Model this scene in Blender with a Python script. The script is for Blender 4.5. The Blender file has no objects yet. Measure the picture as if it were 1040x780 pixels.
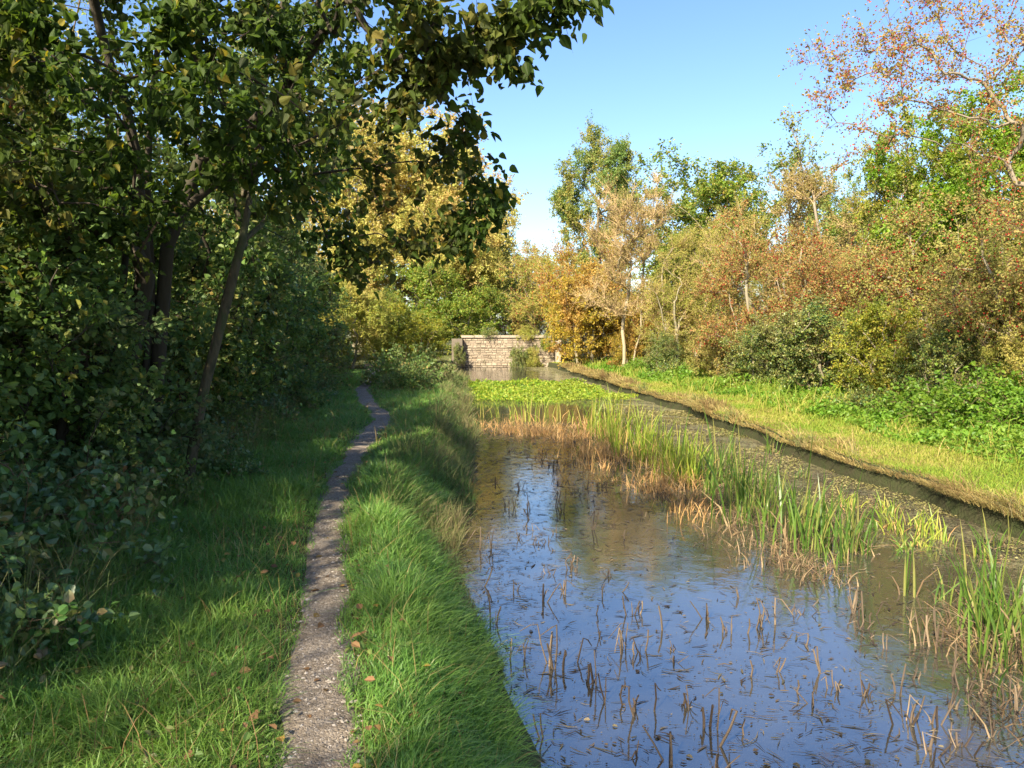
import bpy, math
import numpy as np
from mathutils import Vector

# ------------------------------------------------------------------ basics
F = 786.0                      # focal length in photo pixels (1040 wide)
CX, CY = 520.0, 390.0
CAM_Z = 1.6
PITCH = math.atan(50.0 / F)    # camera looks slightly down, horizon at y = 340
COL = bpy.context.scene.collection
rng = np.random.default_rng(11)


def at(px, py, Y):
    """world point on the ray through a photo pixel, at depth Y"""
    a, b = (px - CX) / F, -(py - CY) / F
    c, s = math.cos(PITCH), math.sin(PITCH)
    dy, dz = c + b * s, b * c - s
    return np.array([a / dy * Y, Y, CAM_Z + dz / dy * Y])


def ground_at(px, py, z=0.0):
    p = at(px, py, 1.0)
    t = (z - CAM_Z) / (p[2] - CAM_Z)
    return np.array([p[0] * t, t, z])


def nrm(v):
    return v / np.maximum(np.linalg.norm(v, axis=-1, keepdims=True), 1e-9)


def sstep(a, b, x):
    t = np.clip((x - a) / (b - a), 0, 1)
    return t * t * (3 - 2 * t)


_ph = np.random.default_rng(3).uniform(0, 6.28, (24, 2))
_dr = np.random.default_rng(4).normal(size=(24, 2))
_dr /= np.linalg.norm(_dr, axis=1)[:, None]


def noise2(X, Y, freq=1.0, o=0):
    """smooth pseudo noise about -1..1"""
    s = 0.0
    for i in range(6):
        k = (i + o * 5) % 24
        f = freq * (0.6 + 0.37 * i)
        s = s + np.sin(f * (X * _dr[k, 0] + Y * _dr[k, 1]) + _ph[k, 0]) / (1 + 0.25 * i)
    return s / 2.6


def make_mesh(name, V, faces, mats=(), mat_idx=None, smooth=False):
    """faces: list of (M,k) int arrays; mat_idx: one material index per array"""
    me = bpy.data.meshes.new(name)
    V = np.asarray(V, dtype=np.float32)
    faces = [np.asarray(f, dtype=np.int32) for f in faces if len(f)]
    me.vertices.add(len(V))
    me.vertices.foreach_set('co', V.ravel())
    nl = sum(f.size for f in faces)
    npol = sum(len(f) for f in faces)
    me.loops.add(nl)
    me.polygons.add(npol)
    me.loops.foreach_set('vertex_index', np.concatenate([f.ravel() for f in faces]))
    starts, o = [], 0
    for f in faces:
        starts.append(o + np.arange(len(f), dtype=np.int32) * f.shape[1])
        o += f.size
    me.polygons.foreach_set('loop_start', np.concatenate(starts).astype(np.int32))
    if mat_idx is not None:
        me.polygons.foreach_set('material_index', np.concatenate([np.full(len(f), m, np.int32) for f, m in zip(faces, mat_idx)]))
    me.polygons.foreach_set('use_smooth', np.full(npol, smooth, dtype=bool))
    for m in mats:
        me.materials.append(m)
    me.update(calc_edges=True)
    return me


class Geo:
    """collects pieces; each piece has its material slot"""
    def __init__(self):
        self.V, self.F, self.M, self.n = [], [], [], 0

    def add(self, V, faces, m=0):
        V = np.asarray(V, dtype=np.float64).reshape(-1, 3)
        for f in faces:
            f = np.asarray(f, dtype=np.int64)
            if len(f):
                self.F.append(f + self.n)
                self.M.append(m)
        self.V.append(V)
        self.n += len(V)

    def mesh(self, name, mats, smooth=False):
        return make_mesh(name, np.concatenate(self.V), self.F, mats, self.M, smooth)


def link(name, me, parent=None, mats=None):
    o = bpy.data.objects.new(name, me)
    COL.objects.link(o)
    if parent is not None:
        o.parent = parent
    return o


def tag(o, label=None, cat=None, group=None, kind=None):
    if label: o['label'] = label
    if cat: o['category'] = cat
    if group: o['group'] = group
    if kind: o['kind'] = kind
    return o


def empty(name, loc, rz=0.0, scale=(1, 1, 1)):
    o = bpy.data.objects.new(name, None)
    COL.objects.link(o)
    o.location = [float(v) for v in loc]
    o.rotation_euler = (0, 0, rz)
    o.scale = scale
    o.empty_display_size = 0.2
    return o


# ------------------------------------------------------------------ materials
def new_mat(name):
    m = bpy.data.materials.new(name)
    m.use_nodes = True
    nt = m.node_tree
    nt.nodes.clear()
    return m, nt, nt.nodes, nt.links


def ramp(nodes, cols, pos=None, interp='LINEAR'):
    r = nodes.new('ShaderNodeValToRGB')
    r.color_ramp.interpolation = interp
    el = r.color_ramp.elements
    n = len(cols)
    pos = pos or [i / (n - 1) for i in range(n)]
    while len(el) < n:
        el.new(0.5)
    for e, c, p in zip(el, cols, pos):
        e.position = p
        e.color = (*c, 1)
    return r


GAIN = {'leaf_canopy': 1.15, 'leaf_under': 2.3, 'leaf_hedge': 2.2, 'leaf_bramble': 1.9, 'leaf_ivy': 1.7, 'leaf_green': 1.45, 'leaf_olive': 1.45, 'leaf_ash': 1.4,
        'leaf_russet': 1.45, 'leaf_hawbrown': 1.5, 'leaf_tan': 1.08, 'leaf_yelgreen': 1.3, 'leaf_gold': 1.3, 'leaf_bright': 1.2, 'leaf_weed': 1.15, 'leaf_yellow': 1.25, 'sedge': 1.4}


def leaf_mat(name, cols, cols2=None, clump=0.9, trans=0.35, rough=0.5, spec=0.3, pos=None):
    """each leaf (mesh island) takes its own tint; cols2 takes over in clumps"""
    gn = GAIN.get(name, 1.0)
    cols = [tuple(v * gn for v in c) for c in cols]
    cols2 = [tuple(v * gn for v in c) for c in cols2] if cols2 else None
    m, nt, N, L = new_mat(name)
    out = N.new('ShaderNodeOutputMaterial')
    g = N.new('ShaderNodeNewGeometry')
    r = ramp(N, cols, pos)
    L.new(g.outputs['Random Per Island'], r.inputs[0])
    col = r.outputs[0]
    if cols2:
        tc = N.new('ShaderNodeTexCoord')
        nz = N.new('ShaderNodeTexNoise')
        nz.inputs['Scale'].default_value = clump
        nz.inputs['Detail'].default_value = 2
        L.new(tc.outputs['Object'], nz.inputs['Vector'])
        r2 = ramp(N, cols2)
        L.new(g.outputs['Random Per Island'], r2.inputs[0])
        st = ramp(N, [(0, 0, 0), (1, 1, 1)], [0.44, 0.6])
        L.new(nz.outputs['Fac'], st.inputs[0])
        mx = N.new('ShaderNodeMix'); mx.data_type = 'RGBA'
        L.new(st.outputs[0], mx.inputs[0])
        L.new(r.outputs[0], mx.inputs[6]); L.new(r2.outputs[0], mx.inputs[7])
        col = mx.outputs[2]
    p = N.new('ShaderNodeBsdfPrincipled')
    p.inputs['Roughness'].default_value = rough
    p.inputs['Specular IOR Level'].default_value = spec
    L.new(col, p.inputs['Base Color'])
    t = N.new('ShaderNodeBsdfTranslucent')
    hs = N.new('ShaderNodeHueSaturation')
    hs.inputs['Hue'].default_value = 0.49
    hs.inputs['Saturation'].default_value = 1.1
    hs.inputs['Value'].default_value = 1.5
    L.new(col, hs.inputs['Color']); L.new(hs.outputs[0], t.inputs['Color'])
    ms = N.new('ShaderNodeMixShader')
    ms.inputs[0].default_value = trans
    L.new(p.outputs[0], ms.inputs[1]); L.new(t.outputs[0], ms.inputs[2])
    L.new(ms.outputs[0], out.inputs[0])
    return m


def rough_mat(name, cols, scale=6.0, detail=6, bump=0.3, rough=0.9, pos=None, stretch=(1, 1, 1), bscale=None, spec=0.2):
    m, nt, N, L = new_mat(name)
    out = N.new('ShaderNodeOutputMaterial')
    tc = N.new('ShaderNodeTexCoord')
    mp = N.new('ShaderNodeMapping')
    mp.inputs['Scale'].default_value = stretch
    L.new(tc.outputs['Object'], mp.inputs[0])
    nz = N.new('ShaderNodeTexNoise')
    nz.inputs['Scale'].default_value = scale
    nz.inputs['Detail'].default_value = detail
    nz.inputs['Roughness'].default_value = 0.65
    L.new(mp.outputs[0], nz.inputs['Vector'])
    r = ramp(N, cols, pos)
    L.new(nz.outputs['Fac'], r.inputs[0])
    p = N.new('ShaderNodeBsdfPrincipled')
    p.inputs['Roughness'].default_value = rough
    p.inputs['Specular IOR Level'].default_value = spec
    L.new(r.outputs[0], p.inputs['Base Color'])
    b = N.new('ShaderNodeBump')
    b.inputs['Strength'].default_value = bump
    b.inputs['Distance'].default_value = 0.02
    n2 = N.new('ShaderNodeTexNoise')
    n2.inputs['Scale'].default_value = bscale or scale * 4
    n2.inputs['Detail'].default_value = 4
    L.new(mp.outputs[0], n2.inputs['Vector'])
    L.new(n2.outputs['Fac'], b.inputs['Height']); L.new(b.outputs[0], p.inputs['Normal'])
    L.new(p.outputs[0], out.inputs[0])
    return m


M = {}
# barks
M['bark_dark'] = rough_mat('bark_dark', [(.022, .018, .013), (.05, .042, .03), (.045, .05, .028)], 5, stretch=(1, 1, .25), bump=.8)
M['bark_olive'] = rough_mat('bark_olive', [(.10, .085, .055), (.20, .175, .115), (.13, .14, .07)], 6, stretch=(1, 1, .3), bump=.7)
M['bark_lean'] = rough_mat('bark_lean', [(.028, .03, .016), (.085, .07, .045), (.05, .06, .025), (.12, .10, .07)], 9, stretch=(1, 1, .35), bump=1.0, pos=[.3, .48, .58, .75])
M['bark_pale'] = rough_mat('bark_pale', [(.15, .12, .07), (.27, .23, .15), (.20, .17, .10)], 6, stretch=(1, 1, .3), bump=.5)
M['bark_grey'] = rough_mat('bark_grey', [(.09, .075, .055), (.19, .16, .115), (.12, .11, .065)], 6, stretch=(1, 1, .3), bump=.5)
M['twig_brown'] = rough_mat('twig_brown', [(.09, .06, .035), (.17, .12, .07)], 8, bump=.2)
M['twig_dark'] = rough_mat('twig_dark', [(.03, .024, .018), (.07, .055, .04)], 8, bump=.2)
M['twig_tan'] = rough_mat('twig_tan', [(.26, .18, .09), (.42, .31, .16)], 8, bump=.2)
# leaves
M['leaf_canopy'] = leaf_mat('leaf_canopy', [(.022, .040, .008), (.036, .066, .011), (.060, .10, .016), (.04, .075, .012), (.20, .17, .02)],
                            [(.034, .036, .014), (.055, .068, .015), (.06, .10, .016), (.16, .13, .03)], .6, .5, .6, .2, [0, .35, .75, .95, 1])
M['leaf_under'] = leaf_mat('leaf_under', [(.024, .045, .014), (.042, .075, .018), (.065, .10, .022), (.12, .11, .02)],
                           [(.03, .05, .02), (.05, .075, .03), (.06, .06, .025)], 1.1, .45, .55, .25, [0, .5, .93, 1])
M['leaf_hedge'] = leaf_mat('leaf_hedge', [(.025, .048, .014), (.045, .080, .018), (.075, .11, .025), (.16, .12, .03)],
                           [(.06, .06, .025), (.05, .08, .02), (.10, .085, .035)], .8, .38, .5, .3, [0, .5, .9, 1])
M['leaf_bramble'] = leaf_mat('leaf_bramble', [(.026, .052, .020), (.044, .082, .027), (.068, .11, .035), (.14, .13, .03)],
                             [(.03, .07, .02), (.05, .11, .02), (.10, .06, .03)], 1.6, .3, .35, .5, [0, .5, .94, 1])
M['leaf_lime'] = leaf_mat('leaf_lime', [(.06, .13, .012), (.10, .19, .02), (.15, .23, .025)], None, 1, .45, .45, .3)
M['leaf_green'] = leaf_mat('leaf_green', [(.05, .095, .012), (.09, .15, .018), (.14, .19, .025), (.20, .17, .03)],
                           [(.04, .075, .015), (.08, .12, .02), (.19, .17, .03)], .7, .4, .5, .3)
M['leaf_bright'] = leaf_mat('leaf_bright', [(.06, .14, .012), (.11, .21, .015), (.17, .27, .02)],
                            [(.13, .17, .02), (.20, .20, .03), (.10, .16, .02)], .8, .45, .45, .3)
M['leaf_ash'] = leaf_mat('leaf_ash', [(.05, .10, .025), (.09, .15, .035), (.15, .19, .045)],
                         [(.09, .14, .03), (.18, .18, .04), (.22, .18, .04)], .35, .4, .5, .3)
M['leaf_yellow'] = leaf_mat('leaf_yellow', [(.22, .235, .055), (.30, .29, .075), (.36, .32, .09), (.18, .215, .05)],
                            [(.33, .21, .09), (.36, .25, .09), (.28, .27, .07)], .35, .4, .5, .2)
M['leaf_gold'] = leaf_mat('leaf_gold', [(.18, .155, .02), (.30, .23, .02), (.22, .15, .03), (.12, .13, .02)],
                          [(.23, .14, .04), (.30, .18, .045), (.17, .14, .03)], .8, .4, .5, .25)
M['leaf_olive'] = leaf_mat('leaf_olive', [(.11, .145, .026), (.18, .20, .04), (.24, .23, .05), (.14, .17, .03)],
                         [(.21, .185, .05), (.26, .215, .06), (.18, .19, .04)], .8, .42, .55, .2)
M['leaf_tan'] = leaf_mat('leaf_tan', [(.26, .19, .075), (.33, .25, .10), (.23, .19, .06), (.17, .17, .04)],
                         [(.21, .18, .06), (.18, .175, .04), (.30, .22, .08)], .6, .35, .6, .2)
M['leaf_russet'] = leaf_mat('leaf_russet', [(.17, .095, .035), (.22, .15, .045), (.18, .16, .045), (.15, .165, .04), (.24, .07, .035)],
                            [(.20, .09, .04), (.22, .17, .055), (.14, .15, .03), (.22, .085, .04)], 1.0, .4, .5, .2)
M['leaf_hawbrown'] = leaf_mat('leaf_hawbrown', [(.16, .14, .045), (.21, .175, .055), (.14, .15, .035), (.19, .18, .05), (.21, .11, .04)],
                              [(.12, .145, .03), (.17, .18, .04), (.20, .165, .05)], 1.0, .4, .5, .2)
M['leaf_ivy'] = leaf_mat('leaf_ivy', [(.022, .045, .014), (.04, .075, .018), (.08, .11, .022), (.15, .15, .03)],
                         [(.05, .07, .02), (.12, .10, .035), (.10, .13, .025)], 1.2, .3, .4, .4)
M['leaf_yelgreen'] = leaf_mat('leaf_yelgreen', [(.14, .17, .02), (.24, .24, .025), (.10, .14, .02), (.30, .22, .03)],
                              [(.06, .09, .015), (.12, .15, .02)], 1.1, .4, .5, .3)
M['leaf_weed'] = leaf_mat('leaf_weed', [(.05, .12, .012), (.09, .19, .016), (.14, .25, .025), (.07, .15, .015)],
                          [(.07, .15, .015), (.15, .22, .03), (.11, .20, .02)], 1.2, .42, .5, .3)
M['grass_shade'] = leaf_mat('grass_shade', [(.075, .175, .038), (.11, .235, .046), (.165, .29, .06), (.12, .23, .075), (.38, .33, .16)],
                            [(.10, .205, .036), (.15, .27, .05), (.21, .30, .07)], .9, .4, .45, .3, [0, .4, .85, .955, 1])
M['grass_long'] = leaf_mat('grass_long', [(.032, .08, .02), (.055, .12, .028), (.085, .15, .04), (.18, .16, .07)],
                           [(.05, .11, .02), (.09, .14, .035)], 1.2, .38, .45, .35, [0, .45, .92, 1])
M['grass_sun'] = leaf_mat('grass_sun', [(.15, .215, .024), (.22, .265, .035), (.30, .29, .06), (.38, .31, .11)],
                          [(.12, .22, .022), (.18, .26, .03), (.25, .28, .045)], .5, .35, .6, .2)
M['straw'] = leaf_mat('straw', [(.20, .14, .055), (.32, .25, .09), (.40, .32, .13), (.20, .19, .05)], [(.22, .13, .06), (.16, .12, .05), (.14, .13, .04)], 1.0, .25, .7, .15)
M['sedge'] = leaf_mat('sedge', [(.09, .075, .035), (.15, .125, .06), (.08, .11, .03), (.20, .16, .08)], [(.05, .10, .025), (.07, .12, .03), (.13, .11, .05)], 1.4, .3, .6, .2)
M['dead_reed'] = leaf_mat('dead_reed', [(.42, .24, .085), (.52, .33, .14), (.34, .20, .08), (.54, .40, .21)], [(.30, .18, .07), (.44, .27, .10), (.24, .17, .06)], 1.2, .25, .7, .15)
M['dead_shaded'] = leaf_mat('dead_shaded', [(.10, .065, .035), (.17, .115, .06), (.25, .18, .10), (.12, .10, .04)], [(.06, .045, .028), (.12, .08, .045), (.32, .24, .14)], 2.0, .2, .7, .15)  # dead reed browned for the shaded clumps; the shade is in the colour
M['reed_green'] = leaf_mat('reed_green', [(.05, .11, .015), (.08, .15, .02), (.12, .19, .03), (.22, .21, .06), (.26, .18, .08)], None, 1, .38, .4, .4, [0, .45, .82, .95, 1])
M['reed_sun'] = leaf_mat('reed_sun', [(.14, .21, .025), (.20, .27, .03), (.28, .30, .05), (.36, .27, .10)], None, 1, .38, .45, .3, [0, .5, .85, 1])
M['stub'] = leaf_mat('stub', [(.028, .02, .014), (.06, .044, .03), (.10, .075, .05), (.18, .135, .085)], None, 1, .0, .75, .2)
M['litter'] = leaf_mat('litter', [(.025, .018, .013), (.06, .045, .03), (.11, .085, .055), (.05, .05, .03), (.20, .16, .09)], None, 1, .05, .7, .25)
M['fallen'] = leaf_mat('fallen', [(.16, .09, .04), (.24, .14, .06), (.10, .06, .03), (.30, .20, .05)], None, 1, .2, .7, .2)
M['cress'] = leaf_mat('cress', [(.06, .15, .012), (.13, .24, .018), (.24, .32, .03), (.33, .34, .05)], [(.15, .22, .02), (.28, .32, .04), (.10, .16, .02)], 1.0, .4, .5, .3)
M['mat'] = leaf_mat('mat', [(.13, .13, .04), (.20, .19, .06), (.26, .22, .10), (.10, .09, .045)], [(.20, .15, .07), (.14, .16, .04), (.08, .07, .04)], 1.5, .2, .6, .3)
M['berry'] = leaf_mat('berry', [(.30, .02, .015), (.22, .012, .012)], None, 1, .0, .35, .5)
M['stone_chip'] = leaf_mat('stone_chip', [(.13, .11, .09), (.19, .165, .135), (.26, .23, .19), (.34, .31, .27)], None, 1, .0, .85, .2)


def ground_mat():
    m, nt, N, L = new_mat('soil_and_moss')
    out = N.new('ShaderNodeOutputMaterial')
    tc = N.new('ShaderNodeTexCoord')
    a = N.new('ShaderNodeTexNoise'); a.inputs['Scale'].default_value = 1.3; a.inputs['Detail'].default_value = 6
    b = N.new('ShaderNodeTexNoise'); b.inputs['Scale'].default_value = 14; b.inputs['Detail'].default_value = 6
    L.new(tc.outputs['Object'], a.inputs['Vector']); L.new(tc.outputs['Object'], b.inputs['Vector'])
    ra = ramp(N, [(.055, .075, .02), (.085, .115, .025), (.075, .062, .035)], [.35, .55, .75])
    rb = ramp(N, [(.03, .026, .016), (.075, .06, .036), (.10, .09, .05)], [.3, .55, .8])
    L.new(a.outputs['Fac'], ra.inputs[0]); L.new(b.outputs['Fac'], rb.inputs[0])
    mx = N.new('ShaderNodeMix'); mx.data_type = 'RGBA'; mx.inputs[0].default_value = .5
    L.new(ra.outputs[0], mx.inputs[6]); L.new(rb.outputs[0], mx.inputs[7])
    p = N.new('ShaderNodeBsdfPrincipled'); p.inputs['Roughness'].default_value = .95
    p.inputs['Specular IOR Level'].default_value = .1
    L.new(mx.outputs[2], p.inputs['Base Color'])
    bp = N.new('ShaderNodeBump'); bp.inputs['Strength'].default_value = .8; bp.inputs['Distance'].default_value = .05
    L.new(b.outputs['Fac'], bp.inputs['Height']); L.new(bp.outputs[0], p.inputs['Normal'])
    L.new(p.outputs[0], out.inputs[0])
    return m


def path_mat():
    m, nt, N, L = new_mat('trodden_gravel')
    out = N.new('ShaderNodeOutputMaterial')
    tc = N.new('ShaderNodeTexCoord')
    v = N.new('ShaderNodeTexVoronoi'); v.inputs['Scale'].default_value = 75
    v2 = N.new('ShaderNodeTexVoronoi'); v2.inputs['Scale'].default_value = 75; v2.feature = 'DISTANCE_TO_EDGE'
    n = N.new('ShaderNodeTexNoise'); n.inputs['Scale'].default_value = 3.0; n.inputs['Detail'].default_value = 7
    n3 = N.new('ShaderNodeTexNoise'); n3.inputs['Scale'].default_value = 40; n3.inputs['Detail'].default_value = 5
    for q in (v, v2, n, n3):
        L.new(tc.outputs['Object'], q.inputs['Vector'])
    r1 = ramp(N, [(.075, .06, .042), (.16, .132, .098), (.25, .213, .163), (.38, .33, .265)], [0, .45, .8, 1])
    sx = N.new('ShaderNodeSeparateColor'); L.new(v.outputs['Color'], sx.inputs[0])
    L.new(sx.outputs[0], r1.inputs[0])
    r2 = ramp(N, [(.11, .086, .06), (.185, .15, .11), (.26, .22, .168)], [.3, .5, .72])
    L.new(n.outputs['Fac'], r2.inputs[0])
    mx = N.new('ShaderNodeMix'); mx.data_type = 'RGBA'
    rm = ramp(N, [(.15, .15, .15), (.75, .75, .75)], [.4, .6]); L.new(n3.outputs['Fac'], rm.inputs[0])
    L.new(rm.outputs[0], mx.inputs[0]); L.new(r2.outputs[0], mx.inputs[6]); L.new(r1.outputs[0], mx.inputs[7])
    p = N.new('ShaderNodeBsdfPrincipled'); p.inputs['Roughness'].default_value = .9; p.inputs['Specular IOR Level'].default_value = .2
    L.new(mx.outputs[2], p.inputs['Base Color'])
    bp = N.new('ShaderNodeBump'); bp.inputs['Strength'].default_value = .7; bp.inputs['Distance'].default_value = .012
    L.new(v2.outputs['Distance'], bp.inputs['Height'])
    b2 = N.new('ShaderNodeBump'); b2.inputs['Strength'].default_value = .5; b2.inputs['Distance'].default_value = .02
    L.new(n3.outputs['Fac'], b2.inputs['Height']); L.new(bp.outputs[0], b2.inputs['Normal']); L.new(b2.outputs[0], p.inputs['Normal'])
    L.new(p.outputs[0], out.inputs[0])
    return m


def water_mat():
    """dark still water with a broken surface film of dust, duckweed and plant dust"""
    m, nt, N, L = new_mat('still_canal_water')
    out = N.new('ShaderNodeOutputMaterial')
    tc = N.new('ShaderNodeTexCoord')
    # ripple
    n1 = N.new('ShaderNodeTexNoise'); n1.inputs['Scale'].default_value = 5.0; n1.inputs['Detail'].default_value = 3
    n2 = N.new('ShaderNodeTexNoise'); n2.inputs['Scale'].default_value = 45.0; n2.inputs['Detail'].default_value = 3
    L.new(tc.outputs['Object'], n1.inputs['Vector']); L.new(tc.outputs['Object'], n2.inputs['Vector'])
    b1 = N.new('ShaderNodeBump'); b1.inputs['Strength'].default_value = .05; b1.inputs['Distance'].default_value = .05
    b2 = N.new('ShaderNodeBump'); b2.inputs['Strength'].default_value = .06; b2.inputs['Distance'].default_value = .006
    L.new(n1.outputs['Fac'], b1.inputs['Height']); L.new(n2.outputs['Fac'], b2.inputs['Height'])
    L.new(b1.outputs[0], b2.inputs['Normal'])
    body = N.new('ShaderNodeBsdfDiffuse'); body.inputs['Color'].default_value = (.035, .034, .026, 1)
    gl = N.new('ShaderNodeBsdfGlossy'); gl.inputs['Roughness'].default_value = .045
    gl.inputs['Color'].default_value = (.97, .97, .97, 1)
    L.new(b2.outputs[0], gl.inputs['Normal'])
    fr = N.new('ShaderNodeFresnel'); fr.inputs['IOR'].default_value = 3.8
    L.new(b2.outputs[0], fr.inputs['Normal'])
    wm = N.new('ShaderNodeMixShader')
    L.new(fr.outputs[0], wm.inputs[0]); L.new(body.outputs[0], wm.inputs[1]); L.new(gl.outputs[0], wm.inputs[2])
    # film
    at_ = N.new('ShaderNodeAttribute'); at_.attribute_name = 'film'
    f1 = N.new('ShaderNodeTexNoise'); f1.inputs['Scale'].default_value = 1.6; f1.inputs['Detail'].default_value = 8; f1.inputs['Roughness'].default_value = .7
    f2 = N.new('ShaderNodeTexNoise'); f2.inputs['Scale'].default_value = 26; f2.inputs['Detail'].default_value = 6; f2.inputs['Roughness'].default_value = .75
    L.new(tc.outputs['Object'], f1.inputs['Vector']); L.new(tc.outputs['Object'], f2.inputs['Vector'])
    ad = N.new('ShaderNodeMath'); ad.operation = 'ADD'; L.new(f1.outputs['Fac'], ad.inputs[0]); L.new(f2.outputs['Fac'], ad.inputs[1])
    a2 = N.new('ShaderNodeMath'); a2.operation = 'ADD'; L.new(ad.outputs[0], a2.inputs[0]); L.new(at_.outputs['Fac'], a2.inputs[1])
    rf = ramp(N, [(0, 0, 0), (1, 1, 1)], [0.0, 1.0])
    mr = N.new('ShaderNodeMapRange'); mr.inputs['From Min'].default_value = 1.36; mr.inputs['From Max'].default_value = 1.62
    mr.inputs['To Max'].default_value = .8
    L.new(a2.outputs[0], mr.inputs[0])
    fc = ramp(N, [(.07, .062, .035), (.16, .145, .07), (.22, .21, .08), (.27, .23, .13)], [.3, .5, .62, .8])
    f3 = N.new('ShaderNodeTexNoise'); f3.inputs['Scale'].default_value = 60; f3.inputs['Detail'].default_value = 4
    L.new(tc.outputs['Object'], f3.inputs['Vector']); L.new(f3.outputs['Fac'], fc.inputs[0])
    film = N.new('ShaderNodeBsdfPrincipled'); film.inputs['Roughness'].default_value = .6; film.inputs['Specular IOR Level'].default_value = .5
    L.new(fc.outputs[0], film.inputs['Base Color'])
    fm = N.new('ShaderNodeMixShader')
    L.new(mr.outputs[0], fm.inputs[0]); L.new(wm.outputs[0], fm.inputs[1]); L.new(film.outputs[0], fm.inputs[2])
    L.new(fm.outputs[0], out.inputs[0])
    return m


def stone_mat(name, cols, moss=.35):
    m, nt, N, L = new_mat(name)
    out = N.new('ShaderNodeOutputMaterial')
    g = N.new('ShaderNodeNewGeometry')
    r = ramp(N, cols)
    L.new(g.outputs['Random Per Island'], r.inputs[0])
    tc = N.new('ShaderNodeTexCoord')
    n = N.new('ShaderNodeTexNoise'); n.inputs['Scale'].default_value = 2.2; n.inputs['Detail'].default_value = 8
    L.new(tc.outputs['Object'], n.inputs['Vector'])
    st = ramp(N, [(0, 0, 0), (moss, moss, moss)], [.5, .68]); L.new(n.outputs['Fac'], st.inputs[0])
    mx = N.new('ShaderNodeMix'); mx.data_type = 'RGBA'; mx.inputs[7].default_value = (.12, .105, .06, 1)
    L.new(st.outputs[0], mx.inputs[0]); L.new(r.outputs[0], mx.inputs[6])
    p = N.new('ShaderNodeBsdfPrincipled'); p.inputs['Roughness'].default_value = .9
    L.new(mx.outputs[2], p.inputs['Base Color'])
    b = N.new('ShaderNodeBump'); b.inputs['Strength'].default_value = .6; b.inputs['Distance'].default_value = .03
    n2 = N.new('ShaderNodeTexNoise'); n2.inputs['Scale'].default_value = 18; n2.inputs['Detail'].default_value = 5
    L.new(tc.outputs['Object'], n2.inputs['Vector']); L.new(n2.outputs['Fac'], b.inputs['Height']); L.new(b.outputs[0], p.inputs['Normal'])
    L.new(p.outputs[0], out.inputs[0])
    return m


M['ground'] = ground_mat()
M['shaded_mud'] = rough_mat('shaded_mossy_mud', [(.012, .011, .007), (.035, .032, .016), (.03, .04, .012), (.07, .06, .03)], 7, bump=1.0)  # dark moss and mud, with the shade under the straw lip in the colour
M['path'] = path_mat()
M['water'] = water_mat()
M['stone'] = stone_mat('old_stone', [(.19, .15, .105), (.24, .195, .138), (.29, .245, .175), (.23, .175, .12)], .7)
M['coping'] = stone_mat('coping_stone', [(.20, .17, .125), (.28, .24, .18), (.24, .20, .145)], .6)
M['mortar'] = rough_mat('mortar', [(.09, .075, .058), (.16, .135, .10)], 5)

# ------------------------------------------------------------------ terrain
_YL = [-60, -20, 0, 3.66, 4.24, 4.88, 5.97, 7, 8.95, 12.4, 16, 20, 30, 50, 90]
_XL = [3, 1.1, .30, .05, -.11, -.25, -.50, -.66, -.80, -.80, -1.02, -1.3, -2.0, -3.4, -6.2]
_YR = [-60, -20, 0, 7.7, 12, 16.6, 20.8, 26.7, 33.7, 50, 90]
_XR = [8.4, 6.2, 5.4, 5.08, 4.86, 4.65, 4.45, 4.05, 3.5, 2.5, 0]


def xl(Y):
    return np.interp(Y, _YL, _XL) + .05 * noise2(Y, Y * 0, 2.3, 1)


def xr(Y):
    return np.interp(Y, _YR, _XR) + .15 * noise2(Y, Y * 0, 1.3, 2) + .07 * noise2(Y, Y * 0, 3.1, 1)


def xh(Y):     # where the grass verge meets the brambles on the towpath side
    return np.interp(Y, [-60, 0, 3.6, 8, 12.6, 21, 30, 60], [-3, -2.15, -2.4, -3.2, -3.85, -5.2, -7.4, -13]) + .18 * noise2(Y, Y * 0, 1.1, 3)


WATER_Z = -0.45


def gz(X, Y):
    X = np.asarray(X, float); Y = np.asarray(Y, float)
    a, b, h = xl(Y), xr(Y), xh(Y)
    fill = sstep(50.2, 50.6, Y)
    # towpath side
    d = a - X
    zl = np.where(d > 0, -0.42 + .42 * sstep(0, .55, d), -0.42 - .55 * sstep(0, .7, -d))
    zl = zl + .55 * sstep(0, 3.0, h - X) + .035 * noise2(X, Y, 1.7) * sstep(.1, .6, d)
    # far bank
    e = X - b
    zr = np.where(e > 0, -0.15 + .25 * sstep(.6, 5, e) + .04 * noise2(X, Y, 1.5, 1) * sstep(.1, .8, e), -0.17 - .80 * sstep(0, .12, -e))
    mid = (a + b) / 2
    z = np.where(X < mid, zl, zr)
    zc = np.maximum(z, .25 + .05 * noise2(X, Y, .5))
    return z * (1 - fill) + zc * fill


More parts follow.
